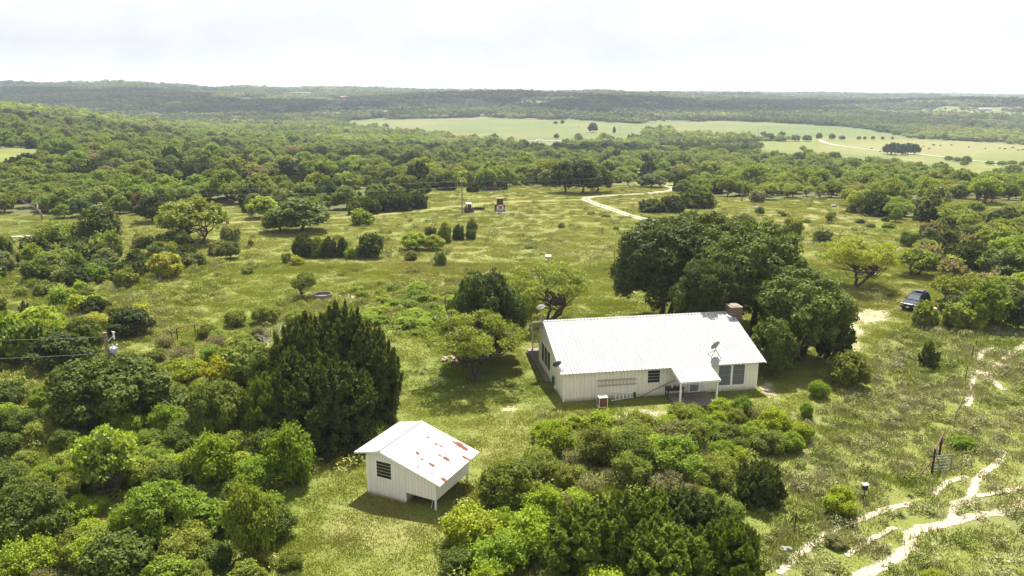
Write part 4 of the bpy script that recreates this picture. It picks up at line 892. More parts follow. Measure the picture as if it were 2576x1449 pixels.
def mesh_join(parts, name, mats):
    """parts: (verts, faces, var, material index)"""
    vs, fs, va, mi, o = [], [], [], [], 0
    for v, f, a, k in parts: vs.append(v); fs.append(f + o); va.append(a); mi.append(np.full(len(f), k)); o += len(v)
    return np_mesh(name, np.concatenate(vs), np.concatenate(fs), mats, dict(var=np.concatenate(va)), mat_idx=np.concatenate(mi))
def me_arr(me):
    v = np.empty(len(me.vertices) * 3, np.float32); me.vertices.foreach_get('co', v); f = np.empty(len(me.loops), np.int32); me.loops.foreach_get('vertex_index', f)
    a = np.zeros(len(me.vertices), np.float32)
    if 'var' in me.attributes: me.attributes['var'].data.foreach_get('value', a)
    return v.reshape(-1, 3), f.reshape(-1, 4), a
def merged(kind, i):
    cm, tm_, R, H = PROTO[kind][i]; P = []
    if cm: P.append((*me_arr(cm), 0))
    if tm_: v, f, a = me_arr(tm_); P.append((v, f, a, 1))
    me = mesh_join(P, kind + '_mass', [M_LEAF_I, M_BARK]); return me, R, H
KS = [(k, i) for k in ('oak_mid', 'mesquite_mid', 'juniper_mid', 'shrub_mid', 'shrub', 'twiggy') for i in range(len(PROTO[k]))]
SRC = [merged(k, i) for k, i in KS]; byk = {}
for n_, (k, i) in enumerate(KS): byk.setdefault(k, []).append(n_)
# far woods: light crowns in clumps
g = np.random.default_rng(5)
def far_crown(R, H, n, ls):
    C, B = blobs(g, R, H, H * .12, 9, R * .42, .85, -.3, .5); return blob_leaves(g, C, B, n, ls, 1.2, .85, .75, .45, .8)
def clump(rad, cnt, n, ls, rr):
    P = []; pts = []
    for _ in range(cnt * 6):
        if len(pts) >= cnt: break
        a = g.uniform(0, 6.28); d_ = rad * math.sqrt(g.random()); x, y = d_ * math.cos(a), d_ * math.sin(a); r = g.uniform(*rr)
        if all(math.hypot(x - p[0], y - p[1]) > .6 * (r + p[2]) for p in pts):
            pts.append((x, y, r)); v, f, a_ = far_crown(r, r * g.uniform(1.3, 1.8), n, ls); P.append((v + [x, y, -.4], f, np.clip(a_ + g.normal() * .16, 0, 1), 0))
    return mesh_join(P, 'clump', [M_LEAF_I])
CL1 = [clump(13, 15, 420, .42, (2.4, 4.4)) for _ in range(4)]
CL2 = [clump(22, 34, 110, .9, (2.8, 5)) for _ in range(4)]
SINGLE = [mesh_join([(*far_crown(3.6, 5.6, 500, .42), 0)], 'single', [M_LEAF_I]) for _ in range(2)]
sources = [s[0] for s in SRC] + CL1 + CL2 + SINGLE; o1 = len(SRC); o2 = o1 + 4; o3 = o2 + 4
idx, co, rot, scl, tint = [], [], [], [], []
def jit(tn, k=.16): b_ = random.uniform(1 - k, 1 + k); return [max(0, v * b_ * random.uniform(1 - q, 1 + q)) for v, q in zip(T_[tn], (.05, .03, .12))]
def addm(L, i, x, y, z, rz, s, tn): L[0].append(i); L[1].append((x, y, z)); L[2].append((0, 0, rz)); L[3].append(s); L[4].append(tn)
WL = [[], [], [], [], []]; UL = [[], [], [], [], []]
under_set = set(id(u) for u in UNDER)
zz = ground_m([m[1] for m in MASS], [m[2] for m in MASS])
for (k, x, y, r, h, tn), z in zip(MASS, zz):
    n_ = random.choice(byk[k]); R, H = SRC[n_][1], SRC[n_][2]
    if tn == 'purple' and k == 'oak_mid': n_ = random.choice(byk['mesquite_mid'])
    addm(WL if y > 105 else UL, n_, x, y, z - .05, random.uniform(0, 6.28), (r / R, r / R, h / H), jit(tn))
def band(y0, y1, sp, ofs, base_s):
    tmax = .84; xm = y1 * tmax
    gx, gy = np.meshgrid(np.arange(-xm, xm, sp), np.arange(y0, y1, sp)); gx = gx.ravel() + g.uniform(-.5, .5, gx.size) * sp; gy = gy.ravel() + g.uniform(-.5, .5, gy.size) * sp
    k = np.abs(gx) < gy * tmax + 40; gx, gy = gx[k], gy[k]
    z = ground_m(gx, gy); vx, vy, vf = to_view(gx, gy, z); d = forest_dens(vx, vy, gy, gx, gy); ok = (g.random(gx.size) < d) & (vy < 600)
    sel = np.nonzero(ok)[0]
    for i in sel:
        x, y = gx[i], gy[i]; n1_ = float(vnoise(x, y, 90, 61, 3)); q = g.random(); right = vx[i] > 1650
        if y > 950: n3_ = float(vnoise(x, y, 420, 77, 2)); tn = 'oakdark' if n3_ < .47 else ('oak' if n3_ < .58 else 'olive'); tn = ('sage' if n1_ > .55 else 'oak') if q < .25 else tn
        else:
            tn = 'olive' if q < .45 else 'oak' if q < .65 else 'green' if q < .8 else 'mesq' if q < .95 else 'purple'
            if n1_ > .6: tn = 'mesq' if right else 'green'
            if n1_ < .36: tn = 'oak'
            if vx[i] < 500 and vy[i] < 345 and q < .6: tn = 'sage' if q < .3 else 'mesq' if q < .5 else 'olive'
        s = base_s * g.uniform(.85, 1.2); addm(WL, ofs + g.integers(4), x, y, z[i], g.uniform(0, 6.28), (s, s, s * g.uniform(.8, 1.15)), jit(tn))
band(560, 1150, 17, o1, 1.0); band(1150, 2600, 29, o2, 1.05); band(2600, 5200, 62, o2, 2.0)
# scattered single trees in the gaps between fields and hills
m = 5000; y = 560 + g.random(m) ** .8 * 1500; x = g.uniform(-.8, .8, m) * y; z = ground_m(x, y); vx, vy, vf = to_view(x, y, z)
bad = np.zeros(m, bool)
for P in (F1, F2, F3): bad |= in_poly(vx, vy, P)
bad |= in_poly(vx, vy, CLR[5]) | in_poly(vx, vy, CLR[6]) | in_poly(vx, vy, CLR[7]); bad |= in_poly(vx, vy - 6, F1) | in_poly(vx, vy - 5, F3); dd_ = forest_dens(vx, vy, y, x, y)
for i in np.nonzero(~bad & (dd_ < .5))[0][:1400]:
    s = g.uniform(.5, 1.2); addm(WL, o3 + g.integers(2), x[i], y[i], z[i], g.uniform(0, 6), (s, s, s * g.uniform(.8, 1.2)), jit('oak' if g.random() < .5 else 'olive'))
mass("forest", "unbroken oak and juniper woods rolling back to the horizon", WL, sources)

# grass and weeds
def tufts(rad, n, hgt, wid, spread=.5):
    a = g.uniform(0, 6.28, n); d_ = rad * np.sqrt(g.random(n)); b = np.stack([d_ * np.cos(a), d_ * np.sin(a), -.01 * np.ones(n)], 1)
    L = hgt * g.uniform(.5, 1.2, n)[:, None]; dr = unit(g.normal(size=(n, 3)) * [spread, spread, 0] + [0, 0, 1]); sd = unit(np.cross(dr, unit(g.normal(size=(n, 3))))) * wid
    v = np.stack([b - sd, b + sd, b + dr * L + sd * .3, b + dr * L - sd * .3], 1).reshape(-1, 3)
    return v, np.arange(4 * n).reshape(n, 4), np.repeat(np.clip(g.normal(.45, .18, n), 0, 1), 4)
GS = [mesh_join([(*tufts(.75, 170, .08, .024), 0)], 'short_tuft', [M_GRASS_I]) for _ in range(3)]
GS += [mesh_join([(*tufts(.8, 130, .32, .022, .45), 0)], 'tall_tuft', [M_GRASS_I]) for _ in range(3)]
def weed(rad, hgt, n, ls):
    C, B = blobs(g, rad, hgt, 0, 7, rad * .45, .8, -.6, .5); C[:, 2] = np.maximum(C[:, 2], 0.05); return blob_leaves(g, C, B, n, ls, 1.5, .8, .2, .5, 1.2)
GS += [mesh_join([(*weed(.45, .42, 210, .04), 0)], 'weed', [M_GRASS_I]) for _ in range(3)]
GS += [mesh_join([(*tufts(.5, 60, .6, .014, .35), 0)], 'seed_stalks', [M_GRASS_I])]
GL = [[], [], [], [], []]
def on_house(x, y):
    ax, ay = x - HOUSE_O[0], y - HOUSE_O[1]; u = ax * HU[0] + ay * HU[1]; v = ax * HV[0] + ay * HV[1]
    h = ((u > -.1) & (u < 17.1) & (v > -.1) & (v < 10.1)) | ((u > 8.7) & (u < 12.6) & (v > -3) & (v < 0)) | ((u > -.8) & (u < 17) & (v > 9) & (v < 13.8))
    ax, ay = x - SHED_O[0], y - SHED_O[1]; u = ax * SU[0] + ay * SU[1]; v = ax * SV[0] + ay * SV[1]
    return h | ((u > -.1) & (u < 2.95) & (v > -.1) & (v < 4.2)) | ((u > 2.9) & (u < 5.2) & (v > 0) & (v < 4.0))
SLOPE = [(1900,1180),(1880,1060),(2040,1050),(2160,960),(2200,860),(2330,810),(2576,830),(4600,830),(4600,3000),(1850,3000)]
WEEDY = [([(-600,600),(600,600),(560,760),(440,840),(380,900),(420,1000),(560,960),(700,760),(900,720),(1160,700),(1150,820),(1020,830),(1010,1000),(980,1080),(900,1180),(700,1240),(680,1400),(740,1800),(-900,1800),(-900,600)], .55),
         ([(1330,1040),(1680,1040),(2030,1040),(2040,1140),(1860,1200),(1900,1800),(1080,1800),(1110,1330),(1200,1180),(1340,1165)], .85), (SLOPE, .8)]
def scatter(n, y0, y1, wpow=1.0):
    y = y0 + (y1 - y0) * g.random(n) ** wpow; x = g.uniform(-1, 1, n) * (y * .9 + 12); return x, y
def gcol(x, y, base, alt, s=6., seed=3):
    k = vnoise(x, y, s, seed, 3)[:, None]; k = np.clip((k - .3) * 2.5, 0, 1); return np.array(base) * (1 - k) + np.array(alt) * k
def path_mask(x, y):
    d = np.zeros(len(x), bool)
    for Q, w in PATHS[:9]:
        k = 3 if len(Q) > 12 else 1; q = Q[::k]; d |= (np.min(np.hypot(q[:, 0][:, None] - x, q[:, 1][:, None] - y), 0) < w * .95)
    return d
x, y = scatter(21000, 24, 112, .8); vx, vy, vf = to_view(x, y, 0); slope = in_poly(vx, vy, SLOPE)
bl = np.zeros(len(x))
for e in ((2190,795,62,24),(2150,835,35,24),(2150,875,30,25),(1285,1030,34,12),(1620,1042,75,14),(1560,1050,40,9),(1932,975,22,26),(878,746,34,6)): bl = np.maximum(bl, 1.2 - ((vx - e[0]) / e[2]) ** 2 - ((vy - e[1]) / e[3]) ** 2)
ok = ~on_house(x, y) & ~path_mask(x, y) & (bl + g.uniform(-.3, .3, len(x)) < .5); ok &= ~(in_poly(vx, vy, BR) & (g.random(len(x)) < .45)) & (vx > -1400) & (vx < 4200)
wd = np.zeros(len(x))
for P, k in WEEDY: wd = np.where(in_poly(vx, vy, P), k, wd)
lushv = np.zeros(len(x)); dryv = np.zeros(len(x))
for e in ((1030,790,170,55,.9),(1130,950,180,70,.8),(1350,960,80,80,.7),(720,1260,60,60,.8),(2150,700,160,50,.5)): lushv = np.maximum(lushv, e[4] * np.clip(1.35 - ((vx - e[0]) / e[2]) ** 2 - ((vy - e[1]) / e[3]) ** 2, 0, 1))
for e in ((1150,690,170,60,.7),(2200,760,160,50,.6),(950,1320,160,90,.7),(1250,1120,110,80,.5)): dryv = np.maximum(dryv, e[4] * np.clip(1.35 - ((vx - e[0]) / e[2]) ** 2 - ((vy - e[1]) / e[3]) ** 2, 0, 1))
cg = gcol(x, y, (.185, .228, .03), (.245, .262, .05)); cg = cg * (1 - lushv[:, None] * .6) + np.array((.08, .14, .02)) * lushv[:, None] * .6; cg = cg * (1 - dryv[:, None] * .6) + np.array((.2, .18, .07)) * dryv[:, None] * .6
cw = gcol(x, y, (.175, .222, .034), (.23, .24, .065), 4, 8); tall = g.random(len(x)) < wd
cs_ = gcol(x, y, (.16, .20, .042), (.23, .23, .125), 3.2, 19)
zg = ground_m(x, y); thick = in_poly(vx, vy, WEEDY[1][0]) | (in_poly(vx, vy, WEEDY[0][0]) & (vy > 930))
for i in np.nonzero(ok)[0]:
    if tall[i]:
        q = g.random(); k = 3 + g.integers(3) if q < .5 else (6 + g.integers(3) if q < .93 else 9)
        c = cs_[i] if slope[i] else cw[i]
        if k == 9: c = np.array((.26, .25, .18))
    else: k = g.integers(3); c = cg[i]
    s = g.uniform(.8, 1.35); s *= 1 if y[i] < 75 else 1.25
    if thick[i] and k >= 6: s *= g.uniform(1.0, 1.3); 
    addm(GL, k, x[i], y[i], zg[i], g.uniform(0, 6.28), (s, s, s * g.uniform(.7, 1.2)), c * g.uniform(.85, 1.15))
x, y = scatter(24000, 105, 240, .9); vx, vy, vf = to_view(x, y, ground_m(x, y)); fd_ = forest_dens(vx, vy, y, x, y); ok = (fd_ < .3) & (vx > -500) & (vx < 3100)
for Q, w in PATHS[9:10]: ok &= np.min(np.hypot(Q[:, 0][:, None] - x, Q[:, 1][:, None] - y), 0) > w * .9
ok &= pl_dist(x, y, TR1) > 1.6; zg = ground_m(x, y); cg = gcol(x, y, (.205, .225, .05), (.275, .265, .082), 14, 5)
for i in np.nonzero(ok)[0]:
    big = g.random() < .06; k = 6 + g.integers(3) if big else g.integers(3); s = g.uniform(1.2, 2.2) * (1 if not big else .9)
    addm(GL, k, x[i], y[i], zg[i], g.uniform(0, 6.28), (s, s, s * (.8 if not big else .8)), (np.array((.115, .135, .04)) if big else cg[i]) * g.uniform(.8, 1.2))
mass("grass", "mown lawn, pasture grass and knee high weeds", GL, GS)
if UL[0]: mass("undergrowth", "smaller bushes filling the gaps of the thickets", UL, [s[0] for s in SRC])
#==OBJ==
# ------------------------------------------------------------------ building materials
def siding_mat(name, base, groove, dirt, gap=.3):
    m_, t, b, out = mat_new(name); tc = N(t, 'ShaderNodeTexCoord'); sp = N(t, 'ShaderNodeSeparateXYZ'); t.links.new(tc.outputs['Object'], sp.inputs[0])
    s = math_n(t, 'ADD', sp.outputs[0], sp.outputs[1]); fr = math_n(t, 'FRACT', math_n(t, 'DIVIDE', math_n(t, 'ADD', s, 50.0), gap))
    l = maprange(t, math_n(t, 'ABSOLUTE', math_n(t, 'SUBTRACT', fr, .5)), .44, .475)
    mpn = N(t, 'ShaderNodeMapping'); mpn.inputs['Scale'].default_value = (3, 3, .5); t.links.new(tc.outputs['Object'], mpn.inputs[0])
    n = noise_n(t, mpn.outputs[0], 1.6, 6, .7); n2 = noise_n(t, tc.outputs['Object'], 5, 5, .7)
    pid = noise_n(t, N_floor(t, s, gap), 3.3, 0, 0)
    c = mixc(t, maprange(t, n, .35, .75), base, tuple(v * .86 for v in base)); c = mixc(t, maprange(t, pid, .4, .62, 0, .35), c, tuple(v * .82 for v in base))
    z = maprange(t, sp.outputs[2], 0.0, .55, 1, 0); dm = maprange(t, math_n(t, 'ADD', math_n(t, 'MULTIPLY', z, .75), math_n(t, 'MULTIPLY', n2, .8)), .66, 1.1, 0, .8)
    c = mixc(t, dm, c, dirt); c = mixc(t, math_n(t, 'MULTIPLY', l, .7), c, groove); t.links.new(c, b.inputs['Base Color']); b.inputs['Roughness'].default_value = .7
    bp = N(t, 'ShaderNodeBump'); bp.invert = True; bp.inputs['Strength'].default_value = .8; bp.inputs['Distance'].default_value = .01; t.links.new(l, bp.inputs['Height']); t.links.new(bp.outputs[0], b.inputs['Normal'])
    return m_
def N_floor(t, s, gap):
    f = math_n(t, 'MULTIPLY', math_n(t, 'FLOOR', math_n(t, 'DIVIDE', math_n(t, 'ADD', s, 50.0 + gap / 2), gap)), 7.31)
    c = N(t, 'ShaderNodeCombineXYZ'); t.links.new(f, c.inputs[0]); return c.outputs[0]
M_SIDE = siding_mat('cream_siding', (.86, .81, .69), (.44, .40, .31), (.30, .27, .2), .31)
M_SIDE2 = siding_mat('white_board_siding', (.86, .83, .76), (.42, .38, .32), (.38, .30, .22), .235)
M_TRIM = simple('white_trim', (.8, .79, .75), .55, noise=.08, nscale=3)
def metal_roof_mat():
    m_, t, b, out = mat_new('white_painted_metal'); tc = N(t, 'ShaderNodeTexCoord'); sp = N(t, 'ShaderNodeSeparateXYZ'); t.links.new(tc.outputs['Object'], sp.inputs[0]); n = noise_n(t, tc.outputs['Object'], .7, 6, .6)
    st = N(t, 'ShaderNodeMapping'); st.inputs['Scale'].default_value = (7, .35, .35); t.links.new(tc.outputs['Object'], st.inputs[0]); n2 = noise_n(t, st.outputs[0], 1.0, 4, .6)
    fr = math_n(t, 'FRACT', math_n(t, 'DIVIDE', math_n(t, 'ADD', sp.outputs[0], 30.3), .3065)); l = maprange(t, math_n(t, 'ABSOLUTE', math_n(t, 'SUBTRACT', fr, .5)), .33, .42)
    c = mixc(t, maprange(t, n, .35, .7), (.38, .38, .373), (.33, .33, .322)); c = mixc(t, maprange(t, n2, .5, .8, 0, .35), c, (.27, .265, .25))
    c = mixc(t, math_n(t, 'MULTIPLY', l, maprange(t, n2, .3, .7, .6, 1.0)), c, (.11, .11, .11)); t.links.new(c, b.inputs['Base Color']); b.inputs['Roughness'].default_value = .65; b.inputs['Specular IOR Level'].default_value = .12; return m_  # dark lines paint the shading of the ribs into the sheet colour
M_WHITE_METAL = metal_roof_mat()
M_SCREEN = simple('dark_window_screen', (.03, .032, .034), .5, noise=.5, nscale=3, spec=.25)
M_GLASS = simple('window_glass', (.02, .024, .028), .06, spec=.8)
M_SCREEN_G = simple('grey_insect_screen', (.13, .135, .14), .6, noise=.25, nscale=2)
M_CONC = simple('weathered_concrete', (.17, .145, .12), .9, noise=.35, nscale=2.5, bump=.3)
M_FOUND = simple('foundation_block', (.36, .32, .26), .9, noise=.4, nscale=5, bump=.4)
M_ALU = simple('aluminium', (.50, .50, .50), .4, .7, noise=.15, nscale=6)
M_ALUW = simple('worn_ladder_wood', (.40, .38, .34), .7, noise=.25, nscale=9)
M_DARK = simple('dark_metal', (.03, .03, .032), .5, noise=.3, nscale=6)
M_DISH = simple('grey_dish', (.22, .22, .22), .5, noise=.1, nscale=5)
M_DISHD = simple('dark_dish', (.06, .06, .065), .45, noise=.2, nscale=5)
M_DISHW = simple('pale_dish', (.55, .55, .54), .5, noise=.1, nscale=5)
M_RUST = simple('rusty_steel', (.16, .065, .035), .8, noise=.4, nscale=12)
M_RUSTG = simple('rusty_fins', (.21, .10, .06), .8, noise=.35, nscale=20)
M_BLACK = simple('black_plastic', (.012, .012, .012), .5)
M_TABLE = simple('dark_wood', (.05, .025, .018), .6, noise=.4, nscale=6)
M_HOSE = simple('green_hose', (.01, .10, .07), .4)
M_WOODPOLE = bark_mat('weathered_pole', (.13, .095, .06), (.30, .23, .16))
M_GALV = simple('galvanised_steel', (.42, .46, .5), .45, .3, noise=.1, nscale=4)
M_WIRE = simple('grey_wire', (.22, .22, .22), .5, .5)
M_PIPE = simple('rusty_red_pipe', (.10, .036, .024), .75, noise=.35, nscale=10)
M_PIPED = simple('dark_oxide_pipe', (.035, .018, .015), .75, noise=.35, nscale=10)
M_GATE = simple('dark_green_gate', (.10, .13, .12), .6, noise=.25, nscale=8)
M_TPOST = simple('dark_green_post', (.02, .025, .02), .7)
M_TIRE = simple('tyre_rubber', (.015, .015, .015), .85)
M_RIM = simple('steel_wheel', (.35, .35, .36), .35, .8)
M_RED = simple('faded_red_paint', (.16, .02, .02), .5, noise=.25, nscale=4)
M_YEL = simple('faded_yellow_paint', (.20, .105, .045), .65, noise=.45, nscale=3)
M_BLUE = simple('dark_blue_car_paint', (.010, .015, .034), .5, 0, spec=.14)
M_STONE = simple('pale_rock', (.21, .20, .18), .9, noise=.35, nscale=4, bump=.8)
mb, t, b, out = mat_new('brick_wall'); tc_ = N(t, 'ShaderNodeTexCoord'); sx = N(t, 'ShaderNodeSeparateXYZ'); t.links.new(tc_.outputs['Object'], sx.inputs[0])
cx_ = N(t, 'ShaderNodeCombineXYZ'); t.links.new(math_n(t, 'ADD', sx.outputs[0], sx.outputs[1]), cx_.inputs[0]); t.links.new(sx.outputs[2], cx_.inputs[1])
bk = N(t, 'ShaderNodeTexBrick'); t.links.new(cx_.outputs[0], bk.inputs['Vector']); bk.inputs['Scale'].default_value = 1; bk.inputs['Brick Width'].default_value = .22; bk.inputs['Row Height'].default_value = .085; bk.inputs['Mortar Size'].default_value = .008
bk.inputs['Color1'].default_value = (.10, .05, .03, 1); bk.inputs['Color2'].default_value = (.17, .095, .06, 1); bk.inputs['Mortar'].default_value = (.24, .2, .16, 1)
t.links.new(bk.outputs[0], b.inputs['Base Color']); b.inputs['Roughness'].default_value = .9; M_BRICK = mb
# painted sheet metal with rust showing where the 'rust' attribute is high
mb, t, b, out = mat_new('rust_spotted_roof'); a_ = N(t, 'ShaderNodeAttribute'); a_.attribute_name = 'rust'; tc_ = N(t, 'ShaderNodeTexCoord'); mpn = N(t, 'ShaderNodeMapping'); mpn.inputs['Scale'].default_value = (1, 2.2, 1); t.links.new(tc_.outputs['Object'], mpn.inputs[0])
n_r = noise_n(t, mpn.outputs[0], 6.5, 4, .62); n_b = noise_n(t, tc_.outputs['Object'], 1.4, 5, .6); n_c = noise_n(t, tc_.outputs['Object'], 25, 3, .6)
f_ = maprange(t, math_n(t, 'ADD', a_.outputs['Fac'], math_n(t, 'MULTIPLY', math_n(t, 'SUBTRACT', n_r, .5), 1.7)), .44, .64)
basec = mixc(t, maprange(t, n_b, .35, .7), (.42, .42, .41), (.34, .335, .325)); basec = mixc(t, maprange(t, n_c, .7, .8, 0, .4), basec, (.25, .2, .17))
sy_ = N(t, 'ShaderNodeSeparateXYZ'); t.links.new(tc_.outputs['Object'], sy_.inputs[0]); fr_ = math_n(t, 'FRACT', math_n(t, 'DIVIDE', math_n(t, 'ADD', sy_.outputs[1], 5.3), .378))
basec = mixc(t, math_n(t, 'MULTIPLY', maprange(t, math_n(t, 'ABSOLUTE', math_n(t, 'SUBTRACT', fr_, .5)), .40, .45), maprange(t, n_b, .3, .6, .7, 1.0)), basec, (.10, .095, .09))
t.links.new(mixc(t, f_, basec, mixc(t, n_c, (.10, .042, .03), (.165, .075, .055))), b.inputs['Base Color']); t.links.new(maprange(t, f_, 0, 1, .65, .9), b.inputs['Roughness']); b.inputs['Specular IOR Level'].default_value = .12; M_ROOFR = mb

# ------------------------------------------------------------------ the house
def roof_sheet(mb_, x0, x1, ya, za, yb, zb, pitch=.305, th=.035, rib=.03, ribw=.03):
    """sloping ribbed metal sheet between (ya,za) and (yb,zb), ribs running down the slope"""
    mb_.prism([(x0, ya, za), (x0, yb, zb), (x0, yb, zb - th), (x0, ya, za - th)], (x1 - x0, 0, 0))
    n = max(1, int(round((x1 - x0) / pitch))); st = (x1 - x0) / n
    e = .012 if yb > ya else -.012
    for i in range(n + 1):
        x = x0 + i * st; xa, xb = max(x0 - .002, x - ribw), min(x1 + .002, x + ribw)
        mb_.prism([(xa, ya - e, za + .001), (xb, ya - e, za + .001), (xb - ribw * .4, ya - e, za + rib), (xa + ribw * .4, ya - e, za + rib)], (0, yb - ya, zb - za))
def window(parent, axis, a0, a1, z0, z1, off, sgn, nlouv, cols=1, mat=None, frame=.07):
    """awning window lying in the wall plane; axis 'x': wall runs along x at y=off facing sgn"""
    def bx(mbx, a, b_, d0, d1, z, zz_):
        lo, hi = sorted((off + sgn * d0, off + sgn * d1))
        if axis == 'x': mbx.box(a, b_, lo, hi, z, zz_)
        else: mbx.box(lo, hi, a, b_, z, zz_)
    p = MB(); bx(p, a0, a1, .004, .018, z0, z1); w = p.build('window', mat or M_SCREEN, parent)
    f = MB(); bx(f, a0 - frame, a0, -.02, .045, z0 - frame, z1 + frame); bx(f, a1, a1 + frame, -.02, .045, z0 - frame, z1 + frame)
    bx(f, a0, a1, -.02, .045, z1, z1 + frame); bx(f, a0, a1, -.02, .045, z0 - frame, z0)
    for c in range(1, cols): q = a0 + (a1 - a0) * c / cols; bx(f, q - .05, q + .05, -.02, .047, z0, z1)
    f.build('frame', M_TRIM, w)
    l = MB()
    for i in range(1, nlouv): z = z0 + (z1 - z0) * i / nlouv; bx(l, a0 + .002, a1 - .002, .018, .034, z - .016, z + .016)
    if nlouv > 1: l.build('louvre', M_ALU if mat is not M_SCREEN_G else M_DISH, w)
    return w
ho = thing('ranch_house', "long white metal roofed ranch house with brick chimney and small porch", 'house', (HOUSE_O[0], HOUSE_O[1], 0), HA)
L_, D_, RV, RZ, EZ = 17.0, 9.9, 6.6, 5.02, 2.59
sl_ = (RZ - EZ) / (RV + .5); zf = lambda v: RZ - abs(v - RV) * sl_
w_ = MB(); wt = .08; drop = .05
w_.box(.0, L_, 0, wt, .0, zf(0) - drop)                                                     # front
w_.prism([(0, wt, 0), (0, D_, 0), (0, D_, zf(D_) - drop), (0, RV, RZ - drop), (0, wt, zf(wt) - drop)], (wt, 0, 0))
w_.prism([(L_ - wt, wt, 0), (L_ - wt, D_, 0), (L_ - wt, D_, zf(D_) - drop), (L_ - wt, RV, RZ - drop), (L_ - wt, wt, zf(wt) - drop)], (wt, 0, 0))
w_.box(wt, L_ - wt, D_ - wt, D_, 0, zf(D_) - drop)
w_.prism([(0, D_ + .003, zf(D_) - .5), (0, 13.4, 2.5), (0, 13.4, zf(13.4) - drop), (0, D_ + .003, zf(D_) - drop)], (wt, 0, 0))   # porch gable infill
w_.build('wall', M_SIDE, ho)
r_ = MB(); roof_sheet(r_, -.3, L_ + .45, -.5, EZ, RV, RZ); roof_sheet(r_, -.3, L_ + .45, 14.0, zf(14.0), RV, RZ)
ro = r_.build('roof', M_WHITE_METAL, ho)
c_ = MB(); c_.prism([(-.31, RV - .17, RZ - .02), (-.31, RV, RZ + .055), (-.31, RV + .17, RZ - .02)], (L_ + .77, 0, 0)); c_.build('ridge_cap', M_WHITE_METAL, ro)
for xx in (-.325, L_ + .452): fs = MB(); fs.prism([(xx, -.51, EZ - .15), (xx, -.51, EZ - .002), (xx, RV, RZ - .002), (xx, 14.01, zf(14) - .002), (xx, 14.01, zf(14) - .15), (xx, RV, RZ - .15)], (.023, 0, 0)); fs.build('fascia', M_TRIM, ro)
tb = MB()
for x in (-.012, L_ - .09): tb.box(x, x + .102, -.022, -.001, .0, 2.52)
tb.box(-.022, -.002, -.02, .1, 0, 2.55); tb.box(L_ + .002, L_ + .02, -.02, .1, 0, 2.55); tb.build('corner_trim', M_TRIM, ho)
window(ho, 'x', 7.2, 8.24, 1.2, 2.28, 0, -1, 4, mat=M_SCREEN)
window(ho, 'x', 13.45, 14.55, .55, 2.33, 0, -1, 4, mat=M_SCREEN_G, frame=.09); window(ho, 'x', 14.73, 15.8, .55, 2.33, 0, -1, 4, mat=M_SCREEN_G, frame=.09)
for a, b_ in ((4.82, 5.98), (6.06, 7.2), (7.28, 8.44)): window(ho, 'y', a, b_, .8, 2.52, 0, -1, 1, mat=M_SCREEN, frame=.038)
d_ = MB(); d_.box(10.9, 11.78, -.02, -.002, .05, 2.05); door = d_.build('door', M_TRIM, ho)
d_ = MB(); d_.box(10.98, 11.7, -.032, -.021, .82, 1.95); d_.build('screen', M_SCREEN_G, door); d_ = MB(); d_.box(10.98, 11.7, -.032, -.021, .18, .76); d_.build('lower_panel', M_DISH, door)
d_ = MB(); d_.box(10.8, 10.9, -.05, -.002, 0, 2.13); d_.box(11.78, 11.88, -.05, -.002, 0, 2.13); d_.box(10.9, 11.78, -.05, -.002, 2.05, 2.13); d_.build('frame', M_TRIM, door)
d_ = MB(); d_.tube([(11.72, -.04, 1.0), (11.72, -.09, 1.0)], .02, 8); d_.build('handle', M_ALU, door)
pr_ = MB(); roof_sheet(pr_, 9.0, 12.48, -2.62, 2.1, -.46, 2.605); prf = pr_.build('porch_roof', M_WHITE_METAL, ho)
pb = MB(); pb.box(9.02, 12.46, -2.56, -2.48, 1.93, 2.07); pb.prism([(9.02, -2.48, 1.93), (9.02, -.08, 2.45), (9.02, -.08, 2.6 - .05), (9.02, -2.48, 2.05)], (.05, 0, 0)); pb.prism([(12.41, -2.48, 1.93), (12.41, -.08, 2.45), (12.41, -.08, 2.6 - .05), (12.41, -2.48, 2.05)], (.05, 0, 0)); pb.build('beam', M_TRIM, ho)
for x in (9.08, 12.2): q = MB(); q.box(x, x + .14, -2.46, -2.32, .1, 1.928); q.build('porch_post', M_TRIM, ho, bevel=.01)
q = MB(); q.box(.02, .16, 13.2, 13.34, .1, zf(13.34) - .06); q.build('porch_post', M_TRIM, ho)
q = MB(); q.box(8.85, 12.5, -2.9, -.002, -.2, .1); q.build('porch_slab', M_CONC, ho, bevel=.015)
q = MB(); q.box(-.45, 17.2, D_ + .002, 13.6, -.2, .12); q.build('porch_slab', M_CONC, ho, bevel=.015)
q = MB(); q.box(-.42, -.03, 4.5, D_, -.2, .07); q.build('step', M_CONC, ho)
q = MB(); q.box(-.008, L_ + .008, -.012, .3, -.2, .0); q.build('foundation', M_CONC, ho)
ch = MB(); ch.box(L_ + .47, L_ + 1.12, 5.7, 7.1, -.2, 3.6); ch.box(L_ + .02, L_ + 1.12, 5.7, 7.1, 3.6, 5.62); chm = ch.build('chimney', M_BRICK, ho)
q = MB(); q.box(L_ - .01, L_ + 1.15, 5.67, 7.13, 5.622, 5.67); q.box(L_ + .25, L_ + .9, 6.0, 6.8, 5.67, 5.71); q.build('cap', M_CONC, chm)
q = MB(); q.prism([(L_ - .25, 5.2, zf(5.2) + .035), (L_ - .25, 7.3, zf(5.2) + .35), (L_ - .25, 5.6, zf(5.6) + .3), ], (.5, 0, 0)); q.bm.free()
q = MB(); q.box(L_ - .28, L_ + .018, 5.3, 6.45, zf(5.3) - .03, zf(5.3) + .33); fl = q.build('flashing', M_GALV, chm)
for x in (11.9, 12.35): pass
